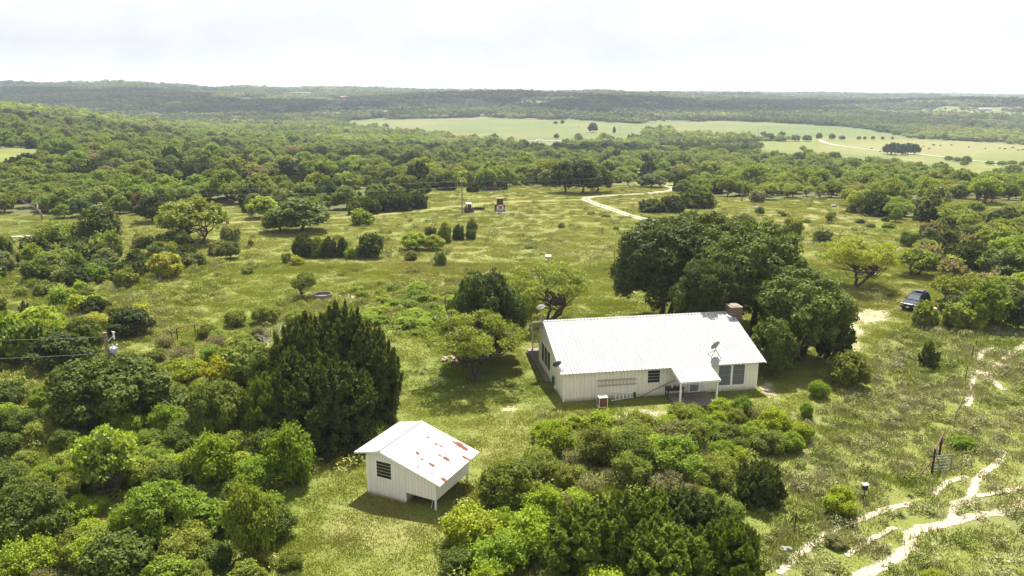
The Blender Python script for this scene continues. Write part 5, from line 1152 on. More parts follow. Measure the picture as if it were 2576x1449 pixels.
q = MB(); q.tube([(12.1, -.03, .62), (12.1, -.06, .5), (12.18, -.06, .46), (12.2, -.03, .5)], .012, 6); q.build('wall_hook', M_DARK, ho)
q = MB(); q.tube([(.04, -.03, 2.3), (.3, -.035, 2.3)], .012, 6); q.bm.free()

def hloc(u, v, z): p = HOUSE_O + HU * u + HV * v; return (p[0], p[1], z)
def dish(label, u, v, z, r, tilt, az, mdish, mast, cat='satellite dish'):
    o = thing('satellite_dish', label, cat, hloc(u, v, z), HA)
    m = MB()
    for pts in mast: m.tube(pts, .03, 7)
    m.build('mast', M_DISH, o)
    top = Vector(mast[0][-1]); M = Matrix.Translation(top) @ Matrix.Rotation(RAD(az), 4, 'Z') @ Matrix.Rotation(RAD(tilt), 4, 'X') @ Matrix.Diagonal((1, .88, 1, 1))
    prof = [(r * k / 8 + .001, .05 + r * .28 * (k / 8) ** 2) for k in range(9)] + [(r * 1.02, .05 + r * .29), (r * .98, .02 + r * .27)] + [(r * k / 8 + .001, .03 + r * .28 * (k / 8) ** 2) for k in range(7, -1, -1)]
    q = MB(); q.lathe(prof, 28, M); rf = q.build('reflector', mdish, o, smooth=True)
    q = MB(); e = M @ Vector((0, -r * .2, r * .95)); s = M @ Vector((0, -r * .98, r * .3)); q.tube([s, e], .014, 6); q.tube([e, e + (M.to_3x3() @ Vector((0, .0, -.09)))], .035, 8); q.build('feed_arm', M_DISH, o)
    return o
dish("grey satellite dish on a bent mast low on the right roof", 12.9, .45, zf(.45) + .02, .5, -63, 28, M_DISH, [[(0, 0, 0), (.28, .0, .55), (.45, 0, .95)], [(.75, -.35, -.1), (.36, 0, .68)], [(-.1, .5, .18), (.32, 0, .62)]])
dish("dark satellite dish fixed at the left front roof corner", -.18, .0, 2.6, .38, -62, 15, M_DISHD, [[(0, .35, .1), (-.15, .1, .35), (-.3, .05, .62)], [(.2, -.2, .03), (-.18, .1, .42)]])
dish("pale satellite dish on a thin mast beyond the ridge", -.35, 7.35, 4.6, .4, -48, 10, M_DISHW, [[(0, 0, 0), (.0, 0, 1.35)]])
q = MB(); q.tube([(0, 0, 0), (.0, 0, .28), (-.08, 0, .5)], .012, 5); q.tube([(-.16, 0, .48), (.04, 0, .42)], .008, 4)
o = q.build('antenna', M_DISH, None); o.location = hloc(12.4, 1.6, zf(1.6)); tag(o, "stub of a small antenna just behind the grey roof dish", 'antenna')
# extension ladder hung on the wall
def ladder(name, label, cat, base, L, H, mat, n, ext=False, rot=(0, 0, 0), rail=.03):
    o = thing(name, label, cat, base); o.rotation_euler = rot
    for z in (0, H): q = MB(); q.box(0, L, -.035, 0, z - rail, z + rail); q.build('rail', mat, o)
    q = MB()
    for i in range(n): x = L * (i + .5) / n; q.tube([(x, -.018, rail * .5), (x, -.018, H - rail * .5)], .014, 6)
    q.build('rungs', mat, o)
    return o
lo = ladder('extension_ladder', "old extension ladder hung sideways on the front wall", 'ladder', hloc(2.8, -.06, 1.2), 3.3, .52, M_ALUW, 11, rot=(0, 0, HA))
for z in (.07, .45): q = MB(); q.box(.2, 3.45, -.075, -.038, z - .022, z + .022); q.build('rail', M_ALUW, lo)
q = MB()
for i in range(10): q.tube([(.35 + i * .32, -.055, .08), (.35 + i * .32, -.055, .44)], .012, 5)
q.build('rungs', M_ALUW, lo)
sl = thing('stepladder', "white stepladder lying on its side against the front wall", 'ladder', hloc(3.95, -.5, .02), 0); sl.rotation_euler = (RAD(-14), 0, HA + RAD(2))
q = MB(); q.prism([(0, 0, .0), (2.05, 0, .13), (2.05, 0, .19), (0, 0, .07)], (0, -.03, 0)); q.prism([(0, 0, .78), (2.05, 0, .56), (2.05, 0, .50), (0, 0, .72)], (0, -.03, 0)); q.build('rails', M_TRIM, sl)
q = MB()
for i, x in enumerate((.35, .68, 1.0, 1.32, 1.62)): q.box(x, x + .07, -.09, 0, .07 + x * .05, .72 - x * .1)
q.build('steps', M_TRIM, sl); q = MB(); q.box(1.95, 2.12, -.14, .02, .12, .58); q.build('top_cap', M_BLACK, sl)
q = MB(); q.prism([(.1, -.16, .02), (1.9, -.1, .2), (1.9, -.1, .24), (.1, -.16, .07)], (0, -.025, 0)); q.prism([(.1, -.16, .72), (1.9, -.1, .5), (1.9, -.1, .46), (.1, -.16, .67)], (0, -.025, 0)); q.build('rear_rails', M_ALU, sl)
ac = thing('air_conditioner', "boxy outdoor air conditioner unit with rusty fins on the lawn", 'air conditioner', hloc(2.9, -1.45, 0), HA)
q = MB()
for x in (-.37, .32):
    for y in (-.35, .3): q.box(x, x + .05, y, y + .05, 0, .86)
q.box(-.37, .37, -.35, .35, .862, .9); q.box(-.37, .37, -.35, .35, .03, .09); q.build('cabinet', M_TRIM, ac, bevel=.008)
q = MB(); q.box(-.33, .33, -.31, .31, .09, .85)
for i in range(24): z = .11 + i * .031; q.box(-.345, .345, -.326, .326, z, z + .01)
q.build('fin_coil', M_RUSTG, ac); q = MB()
for r in (.08, .14, .2, .26): q.tube([(r * math.cos(a * math.pi / 10), r * math.sin(a * math.pi / 10), .915) for a in range(21)], .008, 5, False)
q.build('fan_guard', M_RUST, ac)
hr = thing('garden_hose', "green hose coiled on a hanger at the left gable wall", 'hose', hloc(-.04, 3.0, 0), HA)
q = MB()
for k in range(7):
    r = .22 + .012 * k; q.tube([(-.06 - .02 * k, r * .8 * math.cos(a * math.pi / 10) , .72 + r * 1.7 * math.sin(a * math.pi / 10) ) for a in range(21)], .018, 6, False)
q.build('coil', M_HOSE, hr); q = MB(); q.box(-.22, -.001, -.06, .06, 1.08, 1.12); q.box(-.03, -.001, -.08, .08, .85, 1.12); q.build('hanger', M_ALU, hr)
mt = thing('electric_meter', "small white box low on the left gable wall", 'meter box', hloc(-.02, 2.35, .25), HA); q = MB(); q.box(-.16, 0, -.09, .09, 0, .26); q.tube([(-.16, 0, .13), (-.21, 0, .13)], .06, 12); q.tube([(-.06, 0, 0), (-.06, 0, -.22)], .02, 6); o = q.build('box', M_TRIM, mt, bevel=.006)
tb_ = thing('porch_table', "dark wooden table on the porch with bottles", 'table', hloc(9.35, -.62, .1), HA)
q = MB(); q.box(-.75, .75, -.32, .32, .78, .83); q.build('tabletop', M_TABLE, tb_)
q = MB(); q.box(-.7, .7, -.27, .27, .6, .779); q.build('apron', M_TABLE, tb_)
for x in (-.7, .63):
    for y in (-.28, .21): q = MB(); q.box(x, x + .07, y, y + .07, 0, .599); q.build('leg', M_TABLE, tb_)
for i, (x, y, hh, r, lb, col) in enumerate(((-.25, -.1, .3, .075, "white jug standing on the dark porch table", (.75, .75, .72)), (.12, -.05, .24, .05, "slim pinkish bottle right of the white jug", (.6, .4, .36)), (.28, .05, .26, .055, "short pale bottle beside the porch post", (.7, .62, .55)))):
    bt = thing('bottle', lb, 'bottle', hloc(9.35 + x, -.62 + y, .93), HA); q = MB(); q.lathe([(.002, 0), (r, 0.004), (r, hh * .6), (r * .8, hh * .72), (r * .35, hh * .84), (r * .35, hh * .93)], 14); q.build('bottle_body', simple('bottle_plastic', col, .35), bt, smooth=True)
    q = MB(); q.lathe([(r * .4, hh * .93), (r * .4, hh), (.002, hh)], 12); q.build('cap', M_TRIM, bt)
q = MB(); q.tube([(0, 0, .08), (1.35, .12, .62), (3.35, .32, 1.35)], [.035, .03, .025], 8)
o = q.build('leaning_pole', M_RUST, None); o.location = hloc(6.25, -.42, 0); o.rotation_euler = (0, 0, HA); tag(o, "long rusty pole leaning from the grass up to the porch", 'pole')

# ------------------------------------------------------------------ the shed
SA = math.atan2(SU[1], SU[0])
sh = thing('storage_shed', "small white board shed with rust spotted lopsided metal roof", 'shed', (SHED_O[0], SHED_O[1], 0), SA)
W1, WX, DP = 2.85, 5.05, 4.1; RU, RZ2, LE, RE = 1.2, 3.30, 2.86, 1.95
zr = lambda u: RZ2 - (u - RU) * (RZ2 - RE) / (5.57 - RU) if u > RU else RZ2 - (RU - u) * (RZ2 - LE) / (RU + .66)
q = MB(); d0 = .05
def prof_wall(y, th): q.prism([(0, y, .14), (W1, y, .12), (W1, y, zr(W1) - d0), (RU, y, RZ2 - d0), (0, y, zr(0) - d0)], (0, th, 0)); q.prism([(W1 + .001, y, .72), (WX, y, .68), (WX, y, zr(WX) - d0), (W1 + .001, y, zr(W1) - d0)], (0, th, 0))
prof_wall(0, .06); prof_wall(DP - .06, .06)
q.box(0, .06, .061, DP - .061, .14, zr(0.06) - d0 - .02); q.box(W1 - .06, W1, .061, DP - .061, .12, zr(W1) - d0 - .02); q.box(WX - .06, WX, .061, DP - .061, .68, zr(WX) - d0)
q.build('wall', M_SIDE2, sh)
q = MB(); q.box(-.02, W1 + .02, -.02, DP, -.2, .135); q.build('foundation', M_FOUND, sh)
q = MB(); q.box(-.015, .08, -.02, -.001, .14, 2.62); q.box(-.015, -.001, -.001, .08, .14, 2.6); q.box(W1 - .03, W1 + .06, -.018, -.001, .12, .72); q.box(WX - .08, WX + .015, -.018, -.001, .68, zr(WX) - .07); q.build('corner_trim', M_TRIM, sh)
for x, y in ((WX - .13, .03), (WX - .13, DP - .14)): q = MB(); q.box(x, x + .1, y, y + .1, -.1, 1.3); q.build('post', M_TRIM, sh)
q = MB(); q.box(W1 + .05, WX - .1, .1, DP - .1, .62, .68); q.build('floor_deck', M_TABLE, sh)
window(sh, 'x', .78, 1.86, 1.36, 2.44, 0, -1, 5, mat=M_BLACK, frame=.085)
# roof as a fine grid so that the rust patches keep their place
rust_px = [(1060,283,20,6,.5),(1038,378,26,11,.8),(1130,452,26,12,.8),(1190,478,34,10,.85),(1345,440,40,12,.85),(1400,465,60,26,1),(1450,500,50,22,1),(1245,388,20,4,.6),(1290,410,24,5,.65),(1510,522,20,5,.6),(1550,547,20,4,.6),
           (1460,610,50,14,1),(1500,628,36,12,1),(1020,492,18,6,.6),(920,560,30,16,.9),(875,537,10,5,.6),(1175,585,30,11,.85),(1245,620,48,20,1),(1290,650,26,8,.8),(970,628,20,12,.85),(1020,662,12,5,.6),(1080,690,42,18,.95),(855,662,12,5,.6),(920,712,22,14,.62),(1078,788,22,7,.6),(1120,808,16,4,.5),(1220,860,36,22,1),(820,215,18,5,.5),(655,280,26,6,.5),(783,361,14,4,.5),(1390,697,12,4,.5)]
def shed_roof(name, u0, u1, fz, parent):
    nu, nv = int(abs(u1 - u0) / .03), 164; us = np.linspace(u0, u1, nu + 1); vs_ = np.linspace(-.3, 4.62, nv + 1); U, Vv = np.meshgrid(us, vs_, indexing='ij'); Z = np.array([fz(a) for a in us])[:, None] + 0 * Vv
    ph = ((Vv + .3) / .205) % 1; rib = np.clip(1 - np.abs(ph - .5) / .09, 0, 1) * .02; Zt = Z + rib
    x = SHED_O[0] + SU[0] * U + SV[0] * Vv; y = SHED_O[1] + SU[1] * U + SV[1] * Vv; vx, vy, _ = to_view(x, y, Zt); px, py = (vx * 1.0621 - 900) / .2346, (vy * 1.0621 - 1080) / .2346
    R = np.zeros(U.shape)
    for cx, cy, rx, ry, k in rust_px:
        c, s_ = math.cos(.5), math.sin(.5)
        if cx < 900 and cy < 400: c, s_ = 1, 0
        dx, dy = px - cx, py - cy; a, b_ = dx * c + dy * s_, -dx * s_ + dy * c; R = np.maximum(R, k * np.clip(1.5 - (a / rx) ** 2 - (b_ / ry) ** 2, 0, 1))
    top = np.stack([U.ravel(), Vv.ravel(), Zt.ravel()], 1); bot = np.stack([U.ravel(), Vv.ravel(), Z.ravel() - .03], 1); n = len(top); w = nv + 1
    j, i = np.meshgrid(np.arange(nu), np.arange(nv), indexing='ij'); a = (j * w + i).ravel(); f = np.stack([a, a + w, a + w + 1, a + 1], 1); F = [f, f[:, ::-1] + n]
    def edge(l): l = np.asarray(l); return np.stack([l[:-1], l[1:], l[1:] + n, l[:-1] + n], 1)
    F += [edge(np.arange(w)), edge(nu * w + np.arange(w)), edge(np.arange(nu + 1) * w), edge(np.arange(nu + 1) * w + nv)]
    me = np_mesh(name, np.concatenate([top, bot]), np.concatenate(F), [M_ROOFR], dict(rust=np.tile(R.ravel(), 2))); return link(bpy.data.objects.new(name, me), parent)
shed_roof('roof', RU, 5.57, lambda u: RZ2 - (u - RU) * (RZ2 - RE) / (5.57 - RU), sh)
shed_roof('roof', RU - .001, -.66, lambda u: RZ2 - (RU - u) * (RZ2 - LE) / (RU + .66), sh)
q = MB(); q.prism([(RU - .14, -.31, RZ2 - .02), (RU, -.31, RZ2 + .045), (RU + .14, -.31, RZ2 - .03)], (0, 4.94, 0)); q.build('ridge_cap', M_WHITE_METAL, sh)
q = MB()
for y in (-.325, 4.622):
    if y > 0: q.build('fascia', M_TRIM, sh); q = MB()
    q.prism([(-.67, y, LE - .12), (-.67, y, LE - .005), (RU, y, RZ2 - .01), (5.58, y, RE - .005), (5.58, y, RE - .1), (RU, y, RZ2 - .13)], (0, .022, 0))
q.build('fascia', M_TRIM, sh)
q = MB(); q.box(3.0, 3.6, .8, 1.5, 0.02, .5); q.box(3.7, 4.1, 1.0, 1.4, 0.02, .3); o = q.build('red_crate', M_RED, None, bevel=.02); o.location = (SHED_O[0], SHED_O[1], 0); o.rotation_euler = (0, 0, SA); tag(o, "dim red box pushed under the raised end of the shed", 'crate')
q = MB(); q.tube([(0, 0, 0), (.12, .05, .62)], .015, 6); o = q.build('leaning_stick', M_TRIM, None); p_ = SHED_O + SU * 4.6 + SV * .15; o.location = (p_[0], p_[1], 0); tag(o, "thin pale stick leaning under the raised end of the shed", 'stick')

# ------------------------------------------------------------------ vehicles
def wheel(parent, x, y, r=.37, w=.25, name='wheel', mr=None):
    M = Matrix.Translation((x, y, r)) @ Matrix.Rotation(RAD(90), 4, 'X')
    q = MB(); q.lathe([(r * .62, -w / 2), (r * .93, -w / 2), (r, -w * .36), (r, w * .36), (r * .93, w / 2), (r * .62, w / 2)], 26, M); q.lathe([(r * .62, w / 2), (r * .62, -w / 2)], 26, M); wh = q.build(name, M_TIRE, parent, smooth=True)
    q = MB(); q.lathe([(.02, -w * .42), (r * .22, -w * .42), (r * .28, -w * .3), (r * .56, -w * .34), (r * .63, -w * .49), (r * .63, w * .49), (r * .56, w * .34), (r * .28, w * .3), (r * .22, w * .42), (.02, w * .42)], 20, M); q.build('rim', mr or M_RIM, wh)
def body_loft(sections, name, mat, parent, bevel=.04):
    """sections: x, halfwidth bottom, halfwidth top, z bottom, z top"""
    q = MB(); rings = [[q.bm.verts.new(p) for p in ((x, -wb, z0), (x, -wb * 1.02, (z0 + z1) / 2), (x, -wt, z1), (x, wt, z1), (x, wb * 1.02, (z0 + z1) / 2), (x, wb, z0))] for x, wb, wt, z0, z1 in sections]
    for a, b in zip(rings, rings[1:]):
        for k in range(6): q.bm.faces.new((a[k], a[(k + 1) % 6], b[(k + 1) % 6], b[k]))
    q.bm.faces.new(rings[0][::-1]); q.bm.faces.new(rings[-1]); return q.build(name, mat, parent, bevel=bevel)
sv = thing('parked_suv', "dark blue sport utility vehicle parked at the edge of the thicket", 'car', (47.75, 87.55, float(ground_m(47.75, 87.55)[0])), math.atan2(-.68, -.73))
body_loft([(2.32, .78, .74, .46, .82), (2.22, .84, .78, .42, .96), (1.2, .88, .82, .38, 1.07), (.95, .88, .83, .36, 1.09), (-2.1, .88, .84, .38, 1.1), (-2.32, .85, .82, .44, 1.06)], 'body', M_BLUE, sv, .05)
body_loft([(1.0, .80, .79, 1.07, 1.10), (.42, .79, .62, 1.07, 1.70), (.1, .79, .64, 1.07, 1.745), (-1.7, .80, .64, 1.07, 1.75), (-2.28, .79, .70, 1.07, 1.12)], 'cabin', M_BLUE, sv, .03)
M_CARG = simple('windscreen_glass', (.10, .13, .14), .05, spec=1.0, coat=1)
q = MB(); q.poly([(.965, -.68, 1.16), (.965, .68, 1.16), (.50, .56, 1.655), (.50, -.56, 1.655)]); q.build('windscreen', M_CARG, sv)
q = MB(); q.poly([(-2.27, -.62, 1.2), (-2.27, .62, 1.2), (-1.80, .56, 1.68), (-1.80, -.56, 1.68)]); q.build('rear_window', M_GLASS, sv)
for s in (-1, 1):
    for a, b_ in ((.72, .02), (-.06, -.85), (-.93, -1.75)): q = MB(); q.poly([(a, s * .815, 1.14), (b_, s * .815, 1.14), (b_ * 1.0, s * .69, 1.62), (min(a, .38), s * .69, 1.62)]); q.build('side_window', M_GLASS, sv)
    q = MB(); q.box(2.2, 2.31, s * .72 - .13, s * .72 + .13, .74, .9); q.build('headlight', simple('lamp_glass', (.6, .6, .58), .15), sv, bevel=.02)
    q = MB(); q.box(.62, .78, s * .95 - .1, s * .95 + .1, 1.14, 1.28); q.build('wing_mirror', M_BLACK, sv, bevel=.02)
    q = MB(); q.box(-.8, 2.0, s * .895 - .015, s * .895 + .015, .55, .62); q.box(-2.0, -1.0, s * .895 - .015, s * .895 + .015, .55, .62); q.build('side_trim', M_BLACK, sv)
    for x in (1.42, -1.42): wheel(sv, x, s * .78)
q = MB(); q.box(2.28, 2.36, -.56, .56, .76, .9); q.build('grille', M_ALU, sv, bevel=.01); q = MB()
for z in (.785, .825, .865): q.box(2.355, 2.372, -.54, .54, z, z + .018)
q.build('grille_bars', M_BLACK, sv)
q = MB(); q.box(2.24, 2.46, -.86, .86, .42, .66); q.build('bumper', M_BLACK, sv, bevel=.03); q = MB(); q.box(2.462, 2.475, -.16, .16, .47, .6); q.build('number_plate', M_TRIM, sv)
q = MB()
for s in (-1, 1): q.tube([(.1, s * .6, 1.75), (.05, s * .6, 1.82), (-1.6, s * .6, 1.82), (-1.65, s * .6, 1.75)], .02, 6)
for x in (-.1, -1.5): q.tube([(x, -.6, 1.82), (x, .6, 1.82)], .015, 6)
q.build('roof_rack', M_BLACK, sv); q = MB(); q.box(-1.55, -.5, -.45, .5, 1.84, 1.98); q.build('roof_box', M_BLACK, sv, bevel=.04)

def gz(x, y): return float(ground_m(x, y)[0])
ty = at(2366, 777); o = thing('ride_on_toy', "yellow plastic ride on toy beside the slanting mesquite", 'toy', ty, .6)
M_TOY = simple('yellow_plastic', (.75, .42, .02), .4); q = MB(); q.box(-.5, .5, -.2, .2, .16, .36); q.box(-.5, -.15, -.2, .2, .36, .55); q.build('seat_body', M_TOY, o, bevel=.05); q = MB(); q.box(.25, .8, -.22, .22, .2, .42); q.build('front_scoop', M_TOY, o, bevel=.06)
for x, y in ((-.35, -.24), (-.35, .24), (.35, -.24), (.35, .24)): wheel(o, x, y, .16, .1, mr=M_TOY)
bp_ = at(2352, 782); q = MB(); q.lathe([(.002, 0), (.13, .03), (.2, .15), (.2, .25), (.13, .37), (.002, .4)], 18); o = q.build('ball', M_TRIM, None, smooth=True, loc=bp_); tag(o, "pale ball lying by the yellow toy", 'ball')

# skid steer and rusty loader tractor in the pasture
p = at(1179, 534); sk = thing('skid_steer', "small red and white skid steer loader by the tall pole", 'loader', p, RAD(-70)); 
q = MB(); q.box(-1.25, .5, -.55, .55, .35, 1.0); q.prism([(-1.25, -.55, 1.0), (-.5, -.55, 1.0), (-.5, -.55, 1.3), (-1.15, -.55, 1.2)], (0, 1.1, 0)); q.build('body', M_RED, sk, bevel=.03)
q = MB()
for x in (-.55, .55):
    for y in (-.5, .44): q.box(x, x + .06, y, y + .06, 1.0, 1.95)
q.box(-.6, .68, -.55, .55, 1.95, 2.03); q.box(-.57, -.5, -.44, .44, 1.0, 1.3); q.build('cab_cage', M_TRIM, sk); q = MB(); q.box(-.5, .5, -.42, .42, 1.02, 1.7); q.build('cab_glass', M_GLASS, sk)
for s in (-1, 1): q = MB(); q.prism([(-1.2, s * .68, 1.3), (-1.2, s * .68, 1.45), (.7, s * .68, 1.15), (1.15, s * .68, .4), (1.02, s * .68, .36), (.6, s * .68, .98)], (0, s * .09, 0)); q.build('lift_arm', M_RED, sk); wheel(sk, .32, s * .72, .38, .26); wheel(sk, -.72, s * .72, .38, .26)
q = MB(); q.prism([(1.1, -.85, .08), (1.75, -.85, .06), (1.75, -.85, .1), (1.2, -.85, .15), (1.15, -.85, .6), (1.08, -.85, .6)], (0, 1.7, 0)); q.build('bucket', M_DARK, sk)
p = at(1206, 528); q = MB(); q.box(-1.15, 1.15, -.3, -.26, .1, .55); q.box(-1.15, 1.15, .26, .3, .1, .55); q.box(-1.15, -1.11, -.26, .26, .1, .55); q.box(1.11, 1.15, -.26, .26, .1, .55); q.box(-1.1, 1.1, -.25, .25, .1, .16)
o = q.build('feed_trough', M_BLACK, None, loc=p); tag(o, "long black feed trough right of the small red and white loader", 'trough')
p = at(1192, 528); q = MB(); q.box(-.8, .8, -.25, .25, .15, .45); q.box(-.7, .1, -.3, .28, .452, .6); o = q.build('grey_attachment', M_GATE, None, bevel=.04, loc=p); tag(o, "grey green implement lying between loader and black trough", 'implement')
p = at(1258, 532); tr = thing('loader_tractor', "rusty yellow loader tractor with open cab in the pasture", 'tractor', p, RAD(-86))
q = MB(); q.box(-.2, 1.5, -.38, .38, .75, 1.5); q.box(-1.4, -.2, -.5, .5, .7, 1.15); q.build('body', M_YEL, tr, bevel=.04)
q = MB()
for x in (-1.2, .0):
    for y in (-.68, .6): q.box(x, x + .08, y, y + .08, 1.15, 2.75)
q.build('cab_frame', M_YEL, tr); q = MB(); q.box(-1.35, .2, -.82, .82, 2.75, 2.85); q.build('cab_roof', M_YEL, tr, bevel=.02)
q = MB(); q.box(-1.1, -.05, -.58, .58, 1.16, 1.65); q.build('seat', M_BLACK, tr); q = MB(); q.box(.02, .05, -.6, .6, 1.6, 2.7); q.build('windscreen', M_GLASS, tr)
for s in (-1, 1): wheel(tr, -1.0, s * .88, .72, .42, mr=M_YEL); wheel(tr, 1.15, s * .8, .48, .3, mr=M_YEL)
for s in (-1, 1): q = MB(); q.prism([(.1, s * .5, 1.55), (.1, s * .5, 1.7), (1.9, s * .5, .95), (2.2, s * .5, .45), (2.05, s * .5, .4), (1.75, s * .5, .82)], (0, s * .1, 0)); q.build('lift_arm', M_YEL, tr)
q = MB(); q.prism([(2.0, -1.05, .1), (2.75, -1.05, .08), (2.75, -1.05, .13), (2.12, -1.05, .2), (2.08, -1.05, .75), (2.0, -1.05, .75)], (0, 2.1, 0)); q.build('bucket', M_DISH, tr)
p = at(1245, 487); fd = thing('deer_feeder', "tripod feeder inside a little ring of panels behind the rusty tractor", 'feeder', p)
q = MB(); q.lathe([(.002, 1.9), (.3, 1.92), (.32, 2.6), (.2, 2.75), (.002, 2.8)], 14); q.lathe([(.06, 1.5), (.3, 1.92)], 14); q.build('barrel', M_RUST, fd)
for k in range(3): a = k * 2.094; q = MB(); q.tube([(.3 * math.cos(a), .3 * math.sin(a), 2.2), (.9 * math.cos(a), .9 * math.sin(a), 0)], .03, 5); q.build('leg', M_RUST, fd)
for k in range(8): a = k * .785; q = MB(); q.tube([(3.2 * math.cos(a), 3.2 * math.sin(a), 0), (3.2 * math.cos(a), 3.2 * math.sin(a), 1.2)], .035, 5); q.build('panel_post', M_RUST, fd)
q = MB()
for z in (.5, 1.1): q.tube([(3.2 * math.cos(a * .785), 3.2 * math.sin(a * .785), z) for a in range(9)], .012, 4, False)
q.build('panel_wire', M_WIRE, fd)

# ------------------------------------------------------------------ tank, poles, fences
p = at(812, 750); tk = thing('stock_tank', "round weathered concrete stock tank in the pasture", 'water tank', (p.x, p.y, p.z))
q = MB(); R = 1.15; q.lathe([(R, -.1), (R, .58), (R - .1, .58), (R - .1, .12), (.01, .12)], 40); q.build('ring_wall', simple('grey_tank_concrete', (.17, .155, .14), .9, noise=.25, nscale=4), tk)
q = MB(); q.lathe([(.01, .2), (R - .102, .2)], 40); q.build('muddy_bottom', simple('tank_mud', (.14, .10, .07), .7, noise=.3, nscale=2), tk)
pp = at(296, 1035); up = thing('power_pole', "leaning wooden power pole with grey transformer on the left", 'utility pole', pp); up.rotation_euler = (0, RAD(-1.5), .1)
q = MB(); q.tube([(0, 0, -.5), (0, 0, 6.6)], [.19, .14], 14); q.build('pole', M_WOODPOLE, up)
q = MB(); q.lathe([(.002, 4.4), (.25, 4.4), (.28, 4.45), (.28, 5.3), (.29, 5.32), (.2, 5.41), (.002, 5.43)], 22, Matrix.Translation((.5, -.12, 0))); q.tube([(.14, 0, 4.65), (.3, -.05, 4.65)], .03, 6); q.tube([(.14, 0, 5.2), (.3, -.05, 5.2)], .03, 6); tf = q.build('transformer', M_GALV, up)
q = MB(); q.tube([(.5, -.12, 5.42), (.5, -.12, 5.67)], .045, 8); q.tube([(.68, -.12, 5.35), (.82, -.1, 5.63)], .05, 8); q.build('bushing', M_TRIM, tf)
q = MB(); q.tube([(.1, 0, 5.85), (.62, .06, 6.3)], .03, 6); q.tube([(.62, .06, 6.0), (.62, .06, 6.6)], .07, 8); q.tube([(.75, .06, 6.55), (.5, .06, 6.63)], .03, 6); q.build('cutout_fuse', M_TRIM, up)
q = MB(); q.tube([(-.14, 0, 6.2), (-.55, 0, 6.2)], .05, 8); q.build('insulator', M_PIPED, up)
q = MB(); q.tube([(.14, -.05, 6.0), (.2, -.1, 5.7), (.42, -.12, 5.7)], .015, 5); q.build('jumper_lead', M_DARK, up)
def wire(label, a, b_, sag, r=.013, grp=None, m=M_WIRE):
    a, b_ = Vector(a), Vector(b_); pts = [a.lerp(b_, k / 20) - Vector((0, 0, sag * 4 * (k / 20) * (1 - k / 20))) for k in range(21)]
    q = MB(); q.tube(pts, r, 5); o = q.build('power_line', m, None); return tag(o, label, 'cable', grp)
P0 = Vector(pp)
wire("upper overhead wire running off to the left from the power pole", P0 + Vector((-.7, 0, 6.2)), P0 + Vector((-48, -1, 7.4)), .7)
wire("lower overhead wire running off to the left from the power pole", P0 + Vector((-.2, 0, 4.9)), P0 + Vector((-46, -3, 6.0)), .8)
wire("slack service cable dropping from the power pole into the thicket", P0 + Vector((.3, -.1, 4.5)), at(480, 1085) + Vector((0, 0, 1.2)), .3, .02)
p = at(1163, 537); fp = thing('power_pole', "tall thin power pole beside the small red and white loader", 'utility pole', p); q = MB(); q.tube([(0, 0, -.4), (0, 0, 6.9)], [.15, .10], 10); q.build('pole', M_WOODPOLE, fp)
q = MB(); q.tube([(-.25, 0, 6.7), (-.25, 0, 7.0)], .06, 6); q.tube([(.25, 0, 6.7), (.25, 0, 7.0)], .06, 6); q.tube([(-.3, 0, 6.7), (.3, 0, 6.7)], .03, 5); q.build('insulator', M_TRIM, fp)
F0 = Vector(p); lft = at(-60, 530); rgt = at(1700, 474)
wire("upper field wire left of the tall thin pole", F0 + Vector((0, 0, 6.9)), Vector((lft.x, lft.y, lft.z + 6.2)), 1.6, .014); wire("lower field wire left of the tall thin pole", F0 + Vector((0, 0, 5.6)), Vector((lft.x, lft.y, lft.z + 5.0)), 1.6, .014)
wire("upper field wire right of the tall thin pole", F0 + Vector((0, 0, 6.9)), Vector((rgt.x, rgt.y, rgt.z + 6.5)), 1.6, .014); wire("lower field wire right of the tall thin pole", F0 + Vector((0, 0, 5.6)), Vector((rgt.x, rgt.y, rgt.z + 5.3)), 1.6, .014)
for vx_, vy_, h_, lb in ((1866, 505, 6, "thin wooden pole at the edge of the light woods"), (1625, 341, 9, "pole in front of the far quarry"), (1559, 338, 9, "pole in the far green field near the tiny tree"), (1907, 343, 10, "pole along the thin far tree line"), (2065, 344, 9, "pole by the start of the dirt road"), (1456, 322, 8, "short pole left of the lone round field tree")):
    p = at(vx_, vy_); q = MB(); q.tube([(0, 0, 0), (0, 0, h_)], [.16 if h_ < 8 else .22, .11], 8); po = thing('power_pole', lb, 'utility pole', p); q.build('pole', M_WOODPOLE, po); q = MB(); q.tube([(-.7, 0, h_ - .3), (.7, 0, h_ - .3)], .06, 5); q.build('crossarm', M_WOODPOLE, po)
# low pipe fence on the left
a, b_, c = (Vector(at(*v)) for v in ((434, 864), (447, 853), (492, 843)))
pf = thing('pipe_fence', "low rusty pipe fence corner in the left weeds", 'fence', a)
for v in (a, b_, c): d_ = v - a; q = MB(); q.tube([(d_.x, d_.y, d_.z), (d_.x, d_.y, d_.z + 1.15)], .06, 8); q.build('post', M_PIPED, pf)
q = MB(); q.tube([a - a + Vector((0, 0, 1.15)), b_ - a + Vector((0, 0, 1.17)), c - a + Vector((.4, 0, 1.17))], .05, 8); q.build('rail', M_PIPE, pf)
